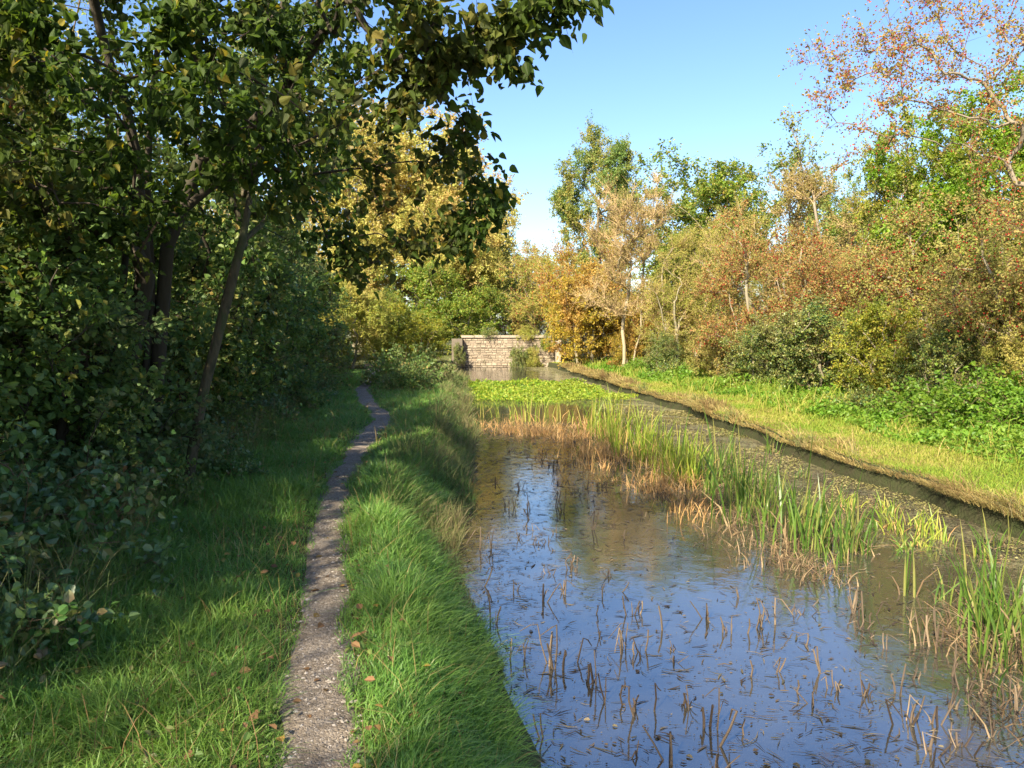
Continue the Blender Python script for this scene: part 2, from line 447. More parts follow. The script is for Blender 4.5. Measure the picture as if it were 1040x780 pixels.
def build_ground():
    lo = np.concatenate([np.arange(0, 1.0, .05), np.arange(1, 4, .12), np.arange(4, 12, .4), [12, 14, 17, 22, 30, 45, 70, 120, 220, 400]])
    cf = np.array([.02, .05, .09, .13, .2, .35, .5, .65, .8, .9, .96, .975, .985, .992])
    ro = np.concatenate([[0.0], np.arange(.04, 1.2, .06), np.arange(1.2, 5, .15), np.arange(5, 14, .5), [14, 17, 22, 30, 45, 70, 120, 220, 400]])
    Ys = np.concatenate([[-300, -120, -60, -40, -25], np.arange(-16, 0, .8), np.arange(0, 14, .14), np.arange(14, 30, .3), np.arange(30, 62, .5), [65, 70, 80, 95, 120, 160, 250, 400, 800]])
    Yc = np.clip(Ys, -60, 90)
    a, b = xl(Yc), xr(Yc)
    X = np.concatenate([a[:, None] - lo[::-1][None], a[:, None] + (b - a)[:, None] * cf[None], b[:, None] + ro[None]], axis=1)
    Y = np.repeat(Ys[:, None], X.shape[1], 1)
    Z = gz(X, Yc[:, None] + 0 * X)
    nr, nc = X.shape
    i = np.arange(nr * nc).reshape(nr, nc)
    q = np.stack([i[:-1, :-1], i[:-1, 1:], i[1:, 1:], i[1:, :-1]], -1).reshape(-1, 4)
    V = np.stack([X, Y, Z], -1).reshape(-1, 3)
    nc0 = len(lo) + len(cf)
    col = np.tile(np.arange(nc - 1), nr - 1)
    side = (col >= nc0 - 5) & (col <= nc0 - 1)
    o = link('ground', make_mesh('ground', V, [q[~side], q[side]], [M['ground'], M['shaded_mud']], [0, 1], smooth=True))
    tag(o, kind='structure')


build_ground()

# path
_PY = np.array([-20, -5, 0, 2.0, 2.86, 3.49, 4.49, 5.72, 7.0, 9.0, 11.4, 14.2, 16.2, 18.5, 22.5, 28, 34, 44])
_PX = np.array([.6, -.25, -.52, -.66, -.72, -.88, -1.10, -1.38, -1.66, -1.98, -2.2, -2.42, -2.78, -3.5, -4.4, -5.1, -6.0, -8.4])
_PW = np.array([.4, .36, .34, .34, .33, .31, .30, .29, .31, .33, .36, .42, .46, .48, .46, .40, .45, .5])


def path_c(Y):
    return np.interp(Y, _PY, _PX) + .03 * noise2(Y, Y * 0, 1.3, 2)


def path_w(Y):
    return np.interp(Y, _PY, _PW)


def build_path():
    Ys = np.concatenate([np.arange(-18, 1, .4), np.arange(1, 12, .06), np.arange(12, 42, .2)])
    k = np.linspace(-1, 1, 15)
    c, w = path_c(Ys), path_w(Ys) * 1.32
    wl = w / 2 * (1 + .22 * noise2(Ys * 3, Ys * 0, 2.1, 1))
    wr = w / 2 * (1 + .22 * noise2(Ys * 3, Ys * 0 + 9, 2.3, 3))
    X = c[:, None] + np.where(k[None] < 0, k[None] * wl[:, None], k[None] * wr[:, None])
    Y = np.repeat(Ys[:, None], len(k), 1)
    Z = gz(X, Y) + .016 - .032 * np.abs(k[None]) ** 3 + .004 * noise2(X, Y, 14)
    i = np.arange(X.size).reshape(X.shape)
    q = np.stack([i[:-1, :-1], i[:-1, 1:], i[1:, 1:], i[1:, :-1]], -1).reshape(-1, 4)
    o = link('path', make_mesh('path', np.stack([X, Y, Z], -1).reshape(-1, 3), [q], [M['path']], smooth=True))
    tag(o, kind='structure')
    # loose chippings on the path
    n = 5200
    Yp = 1.2 + 14 * rng.random(n) ** 1.8
    Xp = path_c(Yp) + path_w(Yp) * rng.normal(0, .27, n)
    s = .0035 + .011 * rng.random(n) ** 3.0
    base = np.array([[0, 0, 1], [1, 0, 0], [0, 1, 0], [-1, 0, 0], [0, -1, 0], [0, 0, -1.]])
    tri = np.array([[0, 1, 2], [0, 2, 3], [0, 3, 4], [0, 4, 1], [5, 2, 1], [5, 3, 2], [5, 4, 3], [5, 1, 4]])
    ang = rng.uniform(0, 6.28, n)
    B = base[None] * (rng.uniform(.6, 1.3, (n, 6, 1))) * np.array([1, 1, .6]) * s[:, None, None]
    R = np.stack([B[..., 0] * np.cos(ang)[:, None] - B[..., 1] * np.sin(ang)[:, None], B[..., 0] * np.sin(ang)[:, None] + B[..., 1] * np.cos(ang)[:, None], B[..., 2]], -1)
    Zp = gz(Xp, Yp) + .014
    V = (R + np.stack([Xp, Yp, Zp], -1)[:, None]).reshape(-1, 3)
    T = (tri[None] + 6 * np.arange(n)[:, None, None]).reshape(-1, 3)
    o = link('gravel', make_mesh('gravel', V, [T], [M['stone_chip']]))
    tag(o, kind='stuff')


build_path()


def build_water():
    Ys = np.concatenate([np.arange(-40, 2, 2.0), np.arange(2, 24, .25), np.arange(24, 50.4, .8)])
    k = np.linspace(0, 1, 60)
    a, b = xl(Ys) - .12, xr(Ys) + .0
    X = a[:, None] + (b - a + .05)[:, None] * k[None]
    Y = np.repeat(Ys[:, None], len(k), 1)
    i = np.arange(X.size).reshape(X.shape)
    q = np.stack([i[:-1, :-1], i[:-1, 1:], i[1:, 1:], i[1:, :-1]], -1).reshape(-1, 4)
    me = make_mesh('water', np.stack([X, Y, X * 0 + WATER_Z], -1).reshape(-1, 3), [q], [M['water']], smooth=True)
    # where the floating film gathers: along the far side, against the towpath edge and up the canal
    film = -.10 + .55 * sstep(2.6, .3, (b[:, None] - X)) + .22 * sstep(.9, .1, X - a[:, None]) + .10 * sstep(9, 15, Y)
    film = film + .25 * sstep(.8, .0, np.abs(X - (3.4 - .05 * Y)) - .4) * sstep(4, 8, Y)
    film = film - .2 * sstep(15.5, 17, Y) * sstep(30, 26, Y) * 0
    at_ = me.attributes.new('film', 'FLOAT', 'POINT')
    at_.data.foreach_set('value', film.ravel().astype(np.float32))
    tag(link('water', me), kind='structure')


build_water()

# ------------------------------------------------------------------ plant building blocks
LEAF6 = (np.array([[0, 0, 0], [.36, .28, .10], [.30, .68, .07], [0, 1.0, -.10], [-.30, .68, .07], [-.36, .28, .10]]), [np.array([[0, 1, 2, 3], [0, 3, 4, 5]])])
LEAF10 = (np.array([[0, 0, .0], [.20, .04, .06], [.40, .26, .15], [.33, .58, .08], [.13, .84, -.10], [0, 1.04, -.30], [-.13, .84, -.10], [-.33, .58, .08], [-.40, .26, .15], [-.20, .04, .06]]),
          [np.array([[0, 1, 2, 3, 4, 5], [0, 5, 6, 7, 8, 9]])])
LEAF4 = (np.array([[0, 0, 0], [.36, .45, .10], [0, 1.0, -.08], [-.36, .45, .10]]), [np.array([[0, 1, 2, 3]])])


def leaf_geo(geo, r, P, A, size, tmpl=LEAF6, up=.8, m=0, width=1.0):
    n = len(P)
    if n == 0:
        return
    tv, tf = tmpl
    A = nrm(A)
    Nn = nrm(r.normal(size=(n, 3)) + np.array([0, 0, up]))
    S = nrm(np.cross(A, Nn))
    Nn = np.cross(S, A)
    size = np.broadcast_to(np.asarray(size, float), (n,))
    V = P[:, None] + size[:, None, None] * (tv[None, :, 0:1] * S[:, None] * width + tv[None, :, 1:2] * A[:, None] + tv[None, :, 2:3] * Nn[:, None])
    k = len(tv)
    off = (np.arange(n) * k)[:, None, None]
    geo.add(V.reshape(-1, 3), [(f[None] + off).reshape(-1, f.shape[1]) for f in tf], m)


def spike_geo(geo, P, D, L, R, m=0):
    """thin three-sided twigs from P along D"""
    n = len(P)
    D = nrm(D)
    ref = np.where(np.abs(D[:, 2:3]) > .9, np.array([[1., 0, 0]]), np.array([[0, 0, 1.]]))
    S = nrm(np.cross(D, ref)); T = np.cross(D, S)
    L = np.broadcast_to(L, (n,)); R = np.broadcast_to(R, (n,))
    rings = []
    for a in (0, 2.094, 4.189):
        rings.append(P + (S * math.cos(a) + T * math.sin(a)) * R[:, None])
    V = np.stack(rings + [P + D * L[:, None]], 1)
    tri = np.array([[0, 1, 3], [1, 2, 3], [2, 0, 3]])
    geo.add(V.reshape(-1, 3), [(tri[None] + (np.arange(n) * 4)[:, None, None]).reshape(-1, 3)], m)


def tube_geo(geo, pts, rad, sides, m=0, cap=True):
    pts = np.asarray(pts, float); rad = np.asarray(rad, float)
    n = len(pts)
    t = np.gradient(pts, axis=0) if n > 1 else np.array([[0, 0, 1.]])
    t = nrm(t)
    ref = np.array([0.31, 0.95, 0.05]) if abs(t[0, 2]) > .5 else np.array([0, 0, 1.])
    S = nrm(np.cross(t, ref)); T = np.cross(t, S)
    a = np.linspace(0, 2 * math.pi, sides, endpoint=False)
    V = pts[:, None] + rad[:, None, None] * (np.cos(a)[None, :, None] * S[:, None] + np.sin(a)[None, :, None] * T[:, None])
    i = np.arange(n * sides).reshape(n, sides)
    j = np.roll(i, -1, axis=1)
    q = np.stack([i[:-1], j[:-1], j[1:], i[1:]], -1).reshape(-1, 4)
    fs = [q]
    if cap:
        fs.append(i[-1][None, :])
    geo.add(V.reshape(-1, 3), fs, m)


def skeleton(r, stems, targets, step=.35, w=.35, up=.15, jit=.05, r_tip=.005, r_base=.1, expo=2.1):
    """stems: list of polylines from the ground; targets: points the branches reach for"""
    P, par, plen = [], [], []
    roots = []
    for s in stems:
        s = np.asarray(s, float)
        prev = -1
        for k, p in enumerate(s):
            P.append(p); par.append(prev)
            plen.append(0 if prev < 0 else plen[prev] + np.linalg.norm(p - P[prev]))
            prev = len(P) - 1
    P = [np.array(p) for p in P]
    top = P[-1]
    stemA = np.array(P)
    dd = np.array([np.min(np.linalg.norm(stemA - t, axis=1)) for t in targets])
    cap = 60000
    arr = np.zeros((cap, 3)); arr[:len(P)] = stemA
    pl = np.zeros(cap); pl[:len(P)] = plen
    n = len(P)
    first = np.zeros(cap, bool)
    ends = []
    for k in np.argsort(dd):
        t = targets[k]
        d = np.linalg.norm(arr[:n] - t, axis=1)
        cost = d + w * pl[:n] + .9 * np.maximum(0, arr[:n, 2] - t[2]) * .5
        j = int(np.argmin(cost))
        L = d[j]
        if L < 1e-3:
            continue
        pd = arr[j] - arr[par[j]] if par[j] >= 0 else np.array([0, 0, 1.])
        pd = pd / (np.linalg.norm(pd) + 1e-9)
        dirn = (t - arr[j]) / L
        ctrl = arr[j] + L * (.25 * pd + .25 * dirn + np.array([0, 0, up])) + r.normal(0, jit * L, 3)
        m = max(2, int(math.ceil(L / step)))
        prev = j
        for q in range(1, m + 1):
            u = q / m
            p = (1 - u) ** 2 * arr[j] + 2 * u * (1 - u) * ctrl + u * u * t
            if q < m:
                p = p + r.normal(0, jit * .35 * min(L / m, .4), 3)
            arr[n] = p; par.append(prev)
            pl[n] = pl[prev] + np.linalg.norm(p - arr[prev])
            prev = n; n += 1
        ends.append(prev)
    arr = arr[:n]
    par = np.array(par)
    acc = np.zeros(n)
    has = np.zeros(n, bool)
    has[par[par >= 0]] = True
    acc[~has] = r_tip ** expo
    for k in range(n - 1, -1, -1):
        if par[k] >= 0:
            acc[par[k]] += acc[k] * 1.004
    rad = acc ** (1 / expo)
    r0 = rad.max()
    rad = r_tip + (rad - r_tip) * (r_base - r_tip) / max(r0 - r_tip, 1e-6)
    return arr, par, rad, np.array(ends)


def skeleton_geo(arr, par, rad, thr, g_trunk, g_twig, m_twig=1, flare=1.25):
    n = len(arr)
    kids = [[] for _ in range(n)]
    for k in range(n):
        if par[k] >= 0:
            kids[par[k]].append(k)
    starts = [(k, -1) for k in range(n) if par[k] < 0]
    while starts:
        k, p = starts.pop()
        pts, rr = [], []
        if p >= 0:
            pts.append(arr[p]); rr.append(min(rad[p] * .9, rad[k] * 1.25))
        c = k
        while True:
            pts.append(arr[c]); rr.append(rad[c])
            if not kids[c]:
                break
            ks = sorted(kids[c], key=lambda q: -rad[q])
            for q in ks[1:]:
                starts.append((q, c))
            c = ks[0]
        if p < 0 and len(rr) > 1:
            rr[0] *= flare
        if len(pts) < 2:
            continue
        big = rr[0]
        sides = 10 if big > .07 else (6 if big > .025 else (4 if big > .01 else 3))
        tube_geo(g_trunk if big > thr else g_twig, pts, rr, sides, 0 if big > thr else m_twig)


def crown_points(r, n, c, rad, lobes=9, shell=.45, spread=.42):
    """points in lobes inside an ellipsoid: uneven outline, gaps between lobes"""
    c, rad = np.array(c, float), np.array(rad, float)
    d = nrm(r.normal(size=(lobes, 3)))
    lc = d * (r.uniform(shell, .85, (lobes, 1)))
    k = r.integers(0, lobes, n)
    s = spread * r.uniform(.6, 1.25, lobes)
    p = lc[k] + r.normal(size=(n, 3)) * s[k][:, None] * .62
    l = np.linalg.norm(p, axis=1, keepdims=True)
    p = p / np.maximum(1, l / 1.08)
    return c + p * rad


def stem_line(r, base, top, n=7, wob=.05):
    base, top = np.array(base, float), np.array(top, float)
    u = np.linspace(0, 1, n)[:, None]
    L = np.linalg.norm(top - base)
    p = base + (top - base) * u + r.normal(0, wob * L * .3, (n, 3)) * np.sin(u * math.pi)
    p[:, :2] += (np.sin(u * 3.1 + r.uniform(0, 6)) * wob * L * .4 * u)[:, [0, 0]] * r.normal(size=2)
    p[0] = base
    return p


def build_plant(seed, stems, targets, leaf_n, leaf_size, twigs=3, twig_len=.4, tmpl=LEAF6, up=.8, droop=.2, r_base=.1,
                r_tip=.005, thr=.02, step=.35, w=.35, berries=0, berry_size=.012, expo=2.1, along=.35, rad_up=.15, jit=.05, twig_r=.0035, up_twig=.25, wid=1.0):
    """returns (stem mesh, crown mesh); crown slots: 0 leaf, 1 twig, 2 berry"""
    r = np.random.default_rng(seed)
    arr, par, rad, ends = skeleton(r, stems, targets, step, w, rad_up, jit, r_tip, r_base, expo)
    gt, gc = Geo(), Geo()
    skeleton_geo(arr, par, rad, thr, gt, gc)
    thin = np.where((rad < r_tip * 3.2) & (par >= 0))[0]
    nt = int(len(ends) * twigs)
    src = np.where(r.random(nt) < along, r.choice(thin, nt), r.choice(ends, nt))
    bd = nrm(arr[src] - arr[par[src]])
    D = nrm(bd * .7 + r.normal(size=(nt, 3)) * .75 + np.array([0, 0, up_twig]))
    Lt = twig_len * r.uniform(.4, 1.25, nt)
    O = arr[src] - bd * r.uniform(0, .2, nt)[:, None]
    spike_geo(gc, O, D, Lt, np.full(nt, twig_r), 1)
    if leaf_n:
        k = r.integers(0, nt, leaf_n)
        u = r.beta(1.6, 1.1, leaf_n)
        P = O[k] + D[k] * (Lt[k] * u)[:, None] + r.normal(0, leaf_size * .55, (leaf_n, 3))
        A = D[k] * .6 + r.normal(size=(leaf_n, 3)) * .75 - np.array([0, 0, droop])
        leaf_geo(gc, r, P, A, leaf_size * r.uniform(.55, 1.3, leaf_n), tmpl, up, 0, wid)
    if berries:
        k = r.integers(0, nt, berries)
        u = r.random(berries)
        P = O[k] + D[k] * (Lt[k] * u)[:, None] + r.normal(0, .03, (berries, 3)) - np.array([0, 0, .02])
        s = berry_size
        b = np.array([[0, 0, s], [s, 0, 0], [0, s, 0], [-s, 0, 0], [0, -s, 0], [0, 0, -s]])
        tri = np.array([[0, 1, 2], [0, 2, 3], [0, 3, 4], [0, 4, 1], [5, 2, 1], [5, 3, 2], [5, 4, 3], [5, 1, 4]])
        V = P[:, None] + b[None]
        gc.add(V.reshape(-1, 3), [(tri[None] + (np.arange(berries) * 6)[:, None, None]).reshape(-1, 3)], 2)
    return gt, gc


PROTO = {}


def proto(key, height, gts):
    gt, gc = gts
    ph = bpy.data.materials.get('slot') or bpy.data.materials.new('slot')
    PROTO[key] = (gt.mesh(key + '_wood', [ph], True) if gt.n else None, gc.mesh(key + '_crown', [ph, ph, ph]), height)


def set_slots(o, mats):
    for s, m in zip(o.material_slots, mats):
        s.link = 'OBJECT'
        s.material = m


def place(key, name, loc, height, leaf, label, cat, group=None, rz=0.0, wide=1.0, bark='bark_olive', twig='twig_brown', parts=('trunk', 'crown'), sink=.06):
    tm, cm, h0 = PROTO[key]
    s = height / h0
    x, y = float(loc[0]), float(loc[1])
    z = float(loc[2]) if len(loc) > 2 else float(gz(x, np.clip(y, -60, 90))) - sink
    root = empty(name, (x, y, z), rz, (s * wide, s * wide, s))
    tag(root, label, cat, group)
    if tm is not None:
        o = link(parts[0], tm, root); set_slots(o, [M[bark]])
    o = link(parts[1], cm, root); set_slots(o, [M[leaf], M[twig], M['berry']])
    return root


def R(seed):
    return np.random.default_rng(seed)


def multi_stems(r, n, spread, h, top_spread, wob=.06):
    out = []
    for k in range(n):
        a = 6.28 * k / n + r.uniform(-.5, .5)
        b = np.array([math.cos(a), math.sin(a), 0]) * spread * r.uniform(.3, 1)
        t = np.array([math.cos(a), math.sin(a), 0]) * top_spread * r.uniform(.5, 1.1) + np.array([0, 0, h * r.uniform(.8, 1.1)])
        out.append(stem_line(r, b, t, 6, wob))
    return out


# prototypes -------------------------------------------------------
# rounded hedge shrubs, 3 m
for k in range(3):
    r = R(100 + k)
    st = multi_stems(r, 5, .35, 1.3, .6)
    tg = np.concatenate([crown_points(r, 150, (0, 0, 1.75), (1.35, 1.35, 1.25), 10), crown_points(r, 60, (0, 0, .8), (1.35, 1.35, .75), 8)])
    tg[:, 2] = np.maximum(tg[:, 2], .12)
    proto('shrub%d' % k, 3.0, build_plant(200 + k, st, tg, 22000, .06, 6, .38, LEAF6, .8, .2, r_base=.05, r_tip=.004, thr=.012))
# hawthorn shrubs, 5 m, twiggy
for k in range(3):
    r = R(120 + k)
    st = multi_stems(r, 4, .3, 2.4, 1.1)
    tg = np.concatenate([crown_points(r, 190, (0, 0, 3.1), (2.1, 2.1, 1.9), 13, .45, .38), crown_points(r, 80, (0, 0, 1.4), (2.0, 2.0, 1.2), 9)])
    tg[:, 2] = np.maximum(tg[:, 2], .3)
    proto('haw%d' % k, 5.0, build_plant(220 + k, st, tg, 34000, .052, 9, .5, LEAF6, .6, .15, r_base=.08, r_tip=.0055, thr=.014, berries=2200, berry_size=.02, twig_r=.005))
# rounded full trees, 10 m
for k in range(3):
    r = R(140 + k)
    st = [stem_line(r, (0, 0, 0), (r.normal(0, .2), r.normal(0, .2), 5.5), 9, .04)]
    tg = np.concatenate([crown_points(r, 330, (0, 0, 6.3), (3.0, 3.0, 3.5), 26, .35, .42), crown_points(r, 90, (0, 0, 3.6), (2.9, 2.9, 2.2), 9)])
    tg[:, 2] = np.maximum(tg[:, 2], 1.0)
    proto('round%d' % k, 10.0, build_plant(240 + k, st, tg, 60000, .105, 7, .6, LEAF4, .6, .2, r_base=.17, r_tip=.008, thr=.03, step=.5, twig_r=.006))
# open light-leaved tree, 10 m
for k in range(2):
    r = R(150 + k)
    st = [stem_line(r, (0, 0, 0), (r.normal(0, .2), r.normal(0, .2), 5.0), 9, .04)]
    d = nrm(r.normal(size=(260, 3))) * r.random((260, 1)) ** .45
    tg = np.array([0, 0, 6.0]) + d * np.array([3.0, 3.0, 3.9])
    proto('open%d' % k, 10.0, build_plant(250 + k, st, tg, 7800, .085, 5, .5, LEAF4, .9, .2, r_base=.12, r_tip=.005, thr=.03, step=.5, twig_r=.003))
# tall loose ash, 17 m
for k in range(2):
    r = R(160 + k)
    st = [stem_line(r, (0, 0, 0), (.3, .2, 11), 12, .03)]
    tg = np.concatenate([crown_points(r, 260, (0, 0, 11.5), (4.2, 4.2, 5.2), 24, .45, .28), crown_points(r, 40, (0, 0, 6.5), (3.6, 3.6, 2.5), 7, .5, .25)])
    proto('ash%d' % k, 17.0, build_plant(260 + k, st, tg, 60000, .15, 9, .9, LEAF4, .5, .4, r_base=.24, r_tip=.012, thr=.045, step=.7, twig_r=.009))
# pale twiggy upright tree, 9 m, nearly bare
r = R(170)
st = [stem_line(r, (0, 0, 0), (.15, 0, 5.0), 9, .03), stem_line(r, (.35, .1, 0), (.9, .2, 4.4), 8, .04)]
tg = np.concatenate([crown_points(r, 150, (0, 0, 6.6), (2.0, 2.0, 2.5), 14, .4, .34), crown_points(r, 50, (0, 0, 3.7), (1.8, 1.8, 1.3), 8)])
proto('twiggy', 9.0, build_plant(270, st, tg, 14000, .07, 17, .8, LEAF4, .4, .2, r_base=.07, r_tip=.011, thr=.03, step=.5, rad_up=.3, twig_r=.009, up_twig=1.3))
# willow-like bush of upright pale stems, 6.5 m
for k in range(2):
    r = R(180 + k)
    st = multi_stems(r, 7, .7, 3.6, 1.3, .04)
    tg = np.concatenate([crown_points(r, 180, (0, 0, 4.2), (1.8, 1.8, 2.3), 12, .4, .4), crown_points(r, 70, (0, 0, 1.9), (1.7, 1.7, 1.5), 9)])
    tg[:, 2] = np.maximum(tg[:, 2], .4)
    proto('osier%d' % k, 6.5, build_plant(280 + k, st, tg, 30000, .075, 10, .75, LEAF4, .4, .2, r_base=.075, r_tip=.007, thr=.02, step=.45, rad_up=.3, twig_r=.007, up_twig=1.0, wid=.7))
# wispy thin tree, 10 m
r = R(190)
st = [stem_line(r, (0, 0, 0), (.2, 0, 8.6), 12, .03)]
tg = np.concatenate([crown_points(r, 46, (-.2, 0, 8.4), (1.1, 1.1, 2.2), 9, .5, .3), crown_points(r, 60, (0, 0, 5.2), (1.8, 1.8, 2.2), 9)])
proto('wispy', 10.6, build_plant(290, st, tg, 3600, .13, 5, .7, LEAF4, .4, .2, r_base=.1, r_tip=.009, thr=.025, step=.5, rad_up=.3, twig_r=.008, up_twig=.8))
# bramble mounds, 1 m
for k in range(3):
    r = R(300 + k)
    st = multi_stems(r, 6, .3, .5, .4, .1)
    d = nrm(r.normal(size=(110, 3))); d[:, 2] = np.abs(d[:, 2])
    tg = d * np.array([1.05, 1.05, .92]) * r.uniform(.55, 1.05, (110, 1))
    tg[:, 2] = np.maximum(tg[:, 2], .05)
    proto('bramble%d' % k, 1.0, build_plant(310 + k, st, tg, 4200, .062, 4, .26, LEAF6, 1.1, .1, r_base=.012, r_tip=.003, thr=.0075, step=.16, rad_up=.35, twig_r=.002, up_twig=.2))
# leafy nettle-like plants for the far bank, 0.6 m
for k in range(2):
    r = R(330 + k)
    st = multi_stems(r, 9, .4, .35, .5, .05)
    tg = crown_points(r, 70, (0, 0, .34), (.6, .6, .3), 9, .4, .5)
    tg[:, 2] = np.maximum(tg[:, 2], .05)
    proto('nettle%d' % k, .65, build_plant(340 + k, st, tg, 1500, .075, 4, .16, LEAF4, 1.3, .25, r_base=.008, r_tip=.003, thr=.006, step=.15, rad_up=.3, twig_r=.002, wid=1.1))


def X_at(px, Y):
    return float(at(px, 340, Y)[0])


def H_at(py, Y, zb=0.0):
    return float(at(520, py, Y)[2]) - zb


# ------------------------------------------------------------------ right bank trees
def right_tree(key, name, px, Y, top, leaf, label, cat='tree', group=None, wide=1.0, rz=0.0, **kw):
    x = X_at(px, Y)
    zb = float(gz(x, Y))
    return place(key, name, (x, Y), H_at(top, Y, zb), leaf, label, cat, group, rz, wide, **kw)


FB = 'trees along the far bank'
right_tree('ash0', 'tall_tree', 606, 60, 128, 'leaf_ash', 'tallest loose green tree with sky showing between its boughs, behind pale bare tree', group=FB, wide=.85, rz=.6, bark='bark_grey')
right_tree('twiggy', 'bare_tree', 633, 36, 180, 'leaf_tan', 'pale almost bare tree with upright tan twigs before the tallest green tree', group=FB, wide=1.15, bark='bark_pale', twig='twig_tan')
right_tree('round0', 'green_tree', 716, 42, 138, 'leaf_green', 'round dense green tree right of pale bare tree, over the willow bushes', group=FB, wide=1.2, rz=2.0)
right_tree('osier0', 'willow_bush', 692, 33, 236, 'leaf_olive', 'olive willow bush of upright pale stems below the round dense green tree', 'bush', 'bushes along the far bank', 1.15, 1.0, bark='bark_olive', twig='twig_tan', parts=('stem', 'foliage'))
right_tree('osier1', 'willow_bush', 748, 36, 218, 'leaf_olive', 'taller olive willow bush between round green tree and wispy thin tree', 'bush', 'bushes along the far bank', .95, 2.0, bark='bark_olive', twig='twig_tan', parts=('stem', 'foliage'))
right_tree('wispy', 'thin_tree', 806, 40, 118, 'leaf_ash', 'thin wispy tree with grey bare twigs sticking up above the bushes', group=FB, bark='bark_grey', rz=.5)
right_tree('round1', 'distant_tree', 850, 55, 163, 'leaf_green', 'small looking far-off round green tree in the dip of the skyline', group=FB, wide=.75)
right_tree('osier0', 'tan_bush', 830, 31, 178, 'leaf_tan', 'tan and orange leaved bush under the dip of the skyline', 'bush', 'bushes along the far bank', 1.25, 3.0, bark='bark_grey', twig='twig_tan', parts=('stem', 'foliage'))
right_tree('round2', 'golden_tree', 918, 26, 122, 'leaf_yelgreen', 'sparse golden green tree with dark forked trunk beside bright green tree', group=FB, wide=.72, rz=1.3, bark='bark_dark')
right_tree('round0', 'bright_tree', 1000, 22, 48, 'leaf_bright', 'bright fresh green tree behind the arching hawthorn boughs', group=FB, wide=1.0, rz=4.0)
right_tree('haw0', 'hawthorn', 790, 25.5, 205, 'leaf_russet', 'red berried hawthorn glowing russet below the wispy thin tree', 'hawthorn', 'hawthorns along the far bank', 1.0, .4, parts=('trunk', 'crown'))
right_tree('haw1', 'hawthorn', 872, 22, 222, 'leaf_russet', 'brown and red hawthorn below the sparse golden green tree', 'hawthorn', 'hawthorns along the far bank', 1.0, 1.4, parts=('trunk', 'crown'))
right_tree('haw2', 'hawthorn', 975, 18.5, 175, 'leaf_hawbrown', 'olive brown hawthorn below bright fresh green tree, dotted with red berries', 'hawthorn', 'hawthorns along the far bank', 1.0, 2.6, parts=('trunk', 'crown'))
right_tree('haw0', 'hawthorn', 1066, 15, 165, 'leaf_hawbrown', 'thin brown hawthorn with pale crooked limbs at the frame edge above lime brambles', 'hawthorn', 'hawthorns along the far bank', .95, 4.4, parts=('trunk', 'crown'), bark='bark_pale')
for px, Y, top, leaf, wide, rz, lab in [
        (838, 20, 300, 'leaf_ivy', 1.15, 0., 'dark ivy green bush at the foot of the brown and red hawthorn'),
        (775, 23.5, 318, 'leaf_ivy', 1.1, 1., 'dark green bush at the foot of the red berried russet hawthorn'),
        (900, 17.5, 305, 'leaf_yelgreen', 1.0, 2., 'yellow green bush between dark ivy bush and olive brown hawthorn with berries'),
        (955, 16.2, 320, 'leaf_ivy', 1.0, 3., 'dark bush at the foot of the olive brown hawthorn below bright green tree'),
        (730, 27, 322, 'leaf_hawbrown', 1.0, 4., 'brownish low bush left of the red berried russet hawthorn'),
        (672, 32, 338, 'leaf_ivy', 1.0, 5., 'low dark bush at the foot of the olive willow stems'),
        (1040, 14.6, 330, 'leaf_olive', 1.0, .5, 'olive bush behind the lime brambles under crooked hawthorn'),
        (640, 37, 325, 'leaf_gold', .9, 1.5, 'orange brown bush at the foot of the pale bare tree')]:
    right_tree('shrub%d' % (int(px) % 3), 'bush', px, Y, top, leaf, lab, 'bush', 'bushes along the far bank', wide, rz, parts=('stem', 'foliage'))
right_tree('shrub1', 'golden_bush', 598, 44, 268, 'leaf_gold', 'golden yellow bush just right of the old stone wall', 'bush', 'bushes along the far bank', .95, .7, parts=('stem', 'foliage'))
right_tree('haw1', 'olive_bush', 556, 54, 236, 'leaf_olive', 'tall olive and orange bush rising behind right end of the stone wall', 'bush', 'bushes along the far bank', .95, 2.0, parts=('stem', 'foliage'), twig='twig_tan')
right_tree('haw2', 'olive_bush', 600, 47, 230, 'leaf_gold', 'ochre bush between golden yellow bush and pale bare tree', 'bush', 'bushes along the far bank', .9, 3.2, parts=('stem', 'foliage'), twig='twig_tan')
# low bright brambles in front of the hedge
for px, Y, h, leaf, lab in [
        (1000, 13.2, 1.1, 'leaf_lime', 'lime green bramble mound under the crooked pale limbed hawthorn'),
        (945, 14.6, .9, 'leaf_lime', 'lime green bramble mound left of the larger lime mound'),
        (1055, 12.2, .95, 'leaf_weed', 'fresh green bramble mound cut by the right picture edge'),
        (880, 16.2, .65, 'leaf_ivy', 'small dark bramble mound at the foot of yellow green bush'),
        (690, 30.0, .9, 'leaf_ivy', 'small dark bramble mound before the olive willow stems'),
        (650, 34.0, .8, 'leaf_weed', 'small green bramble mound below the pale bare tree')]:
    place('bramble%d' % (int(px) % 3), 'bramble', (X_at(px, Y), Y), h, leaf, lab, 'bramble', 'brambles along the far bank', rz=px * .1, wide=1.15, bark='twig_brown', parts=('stem', 'foliage'))

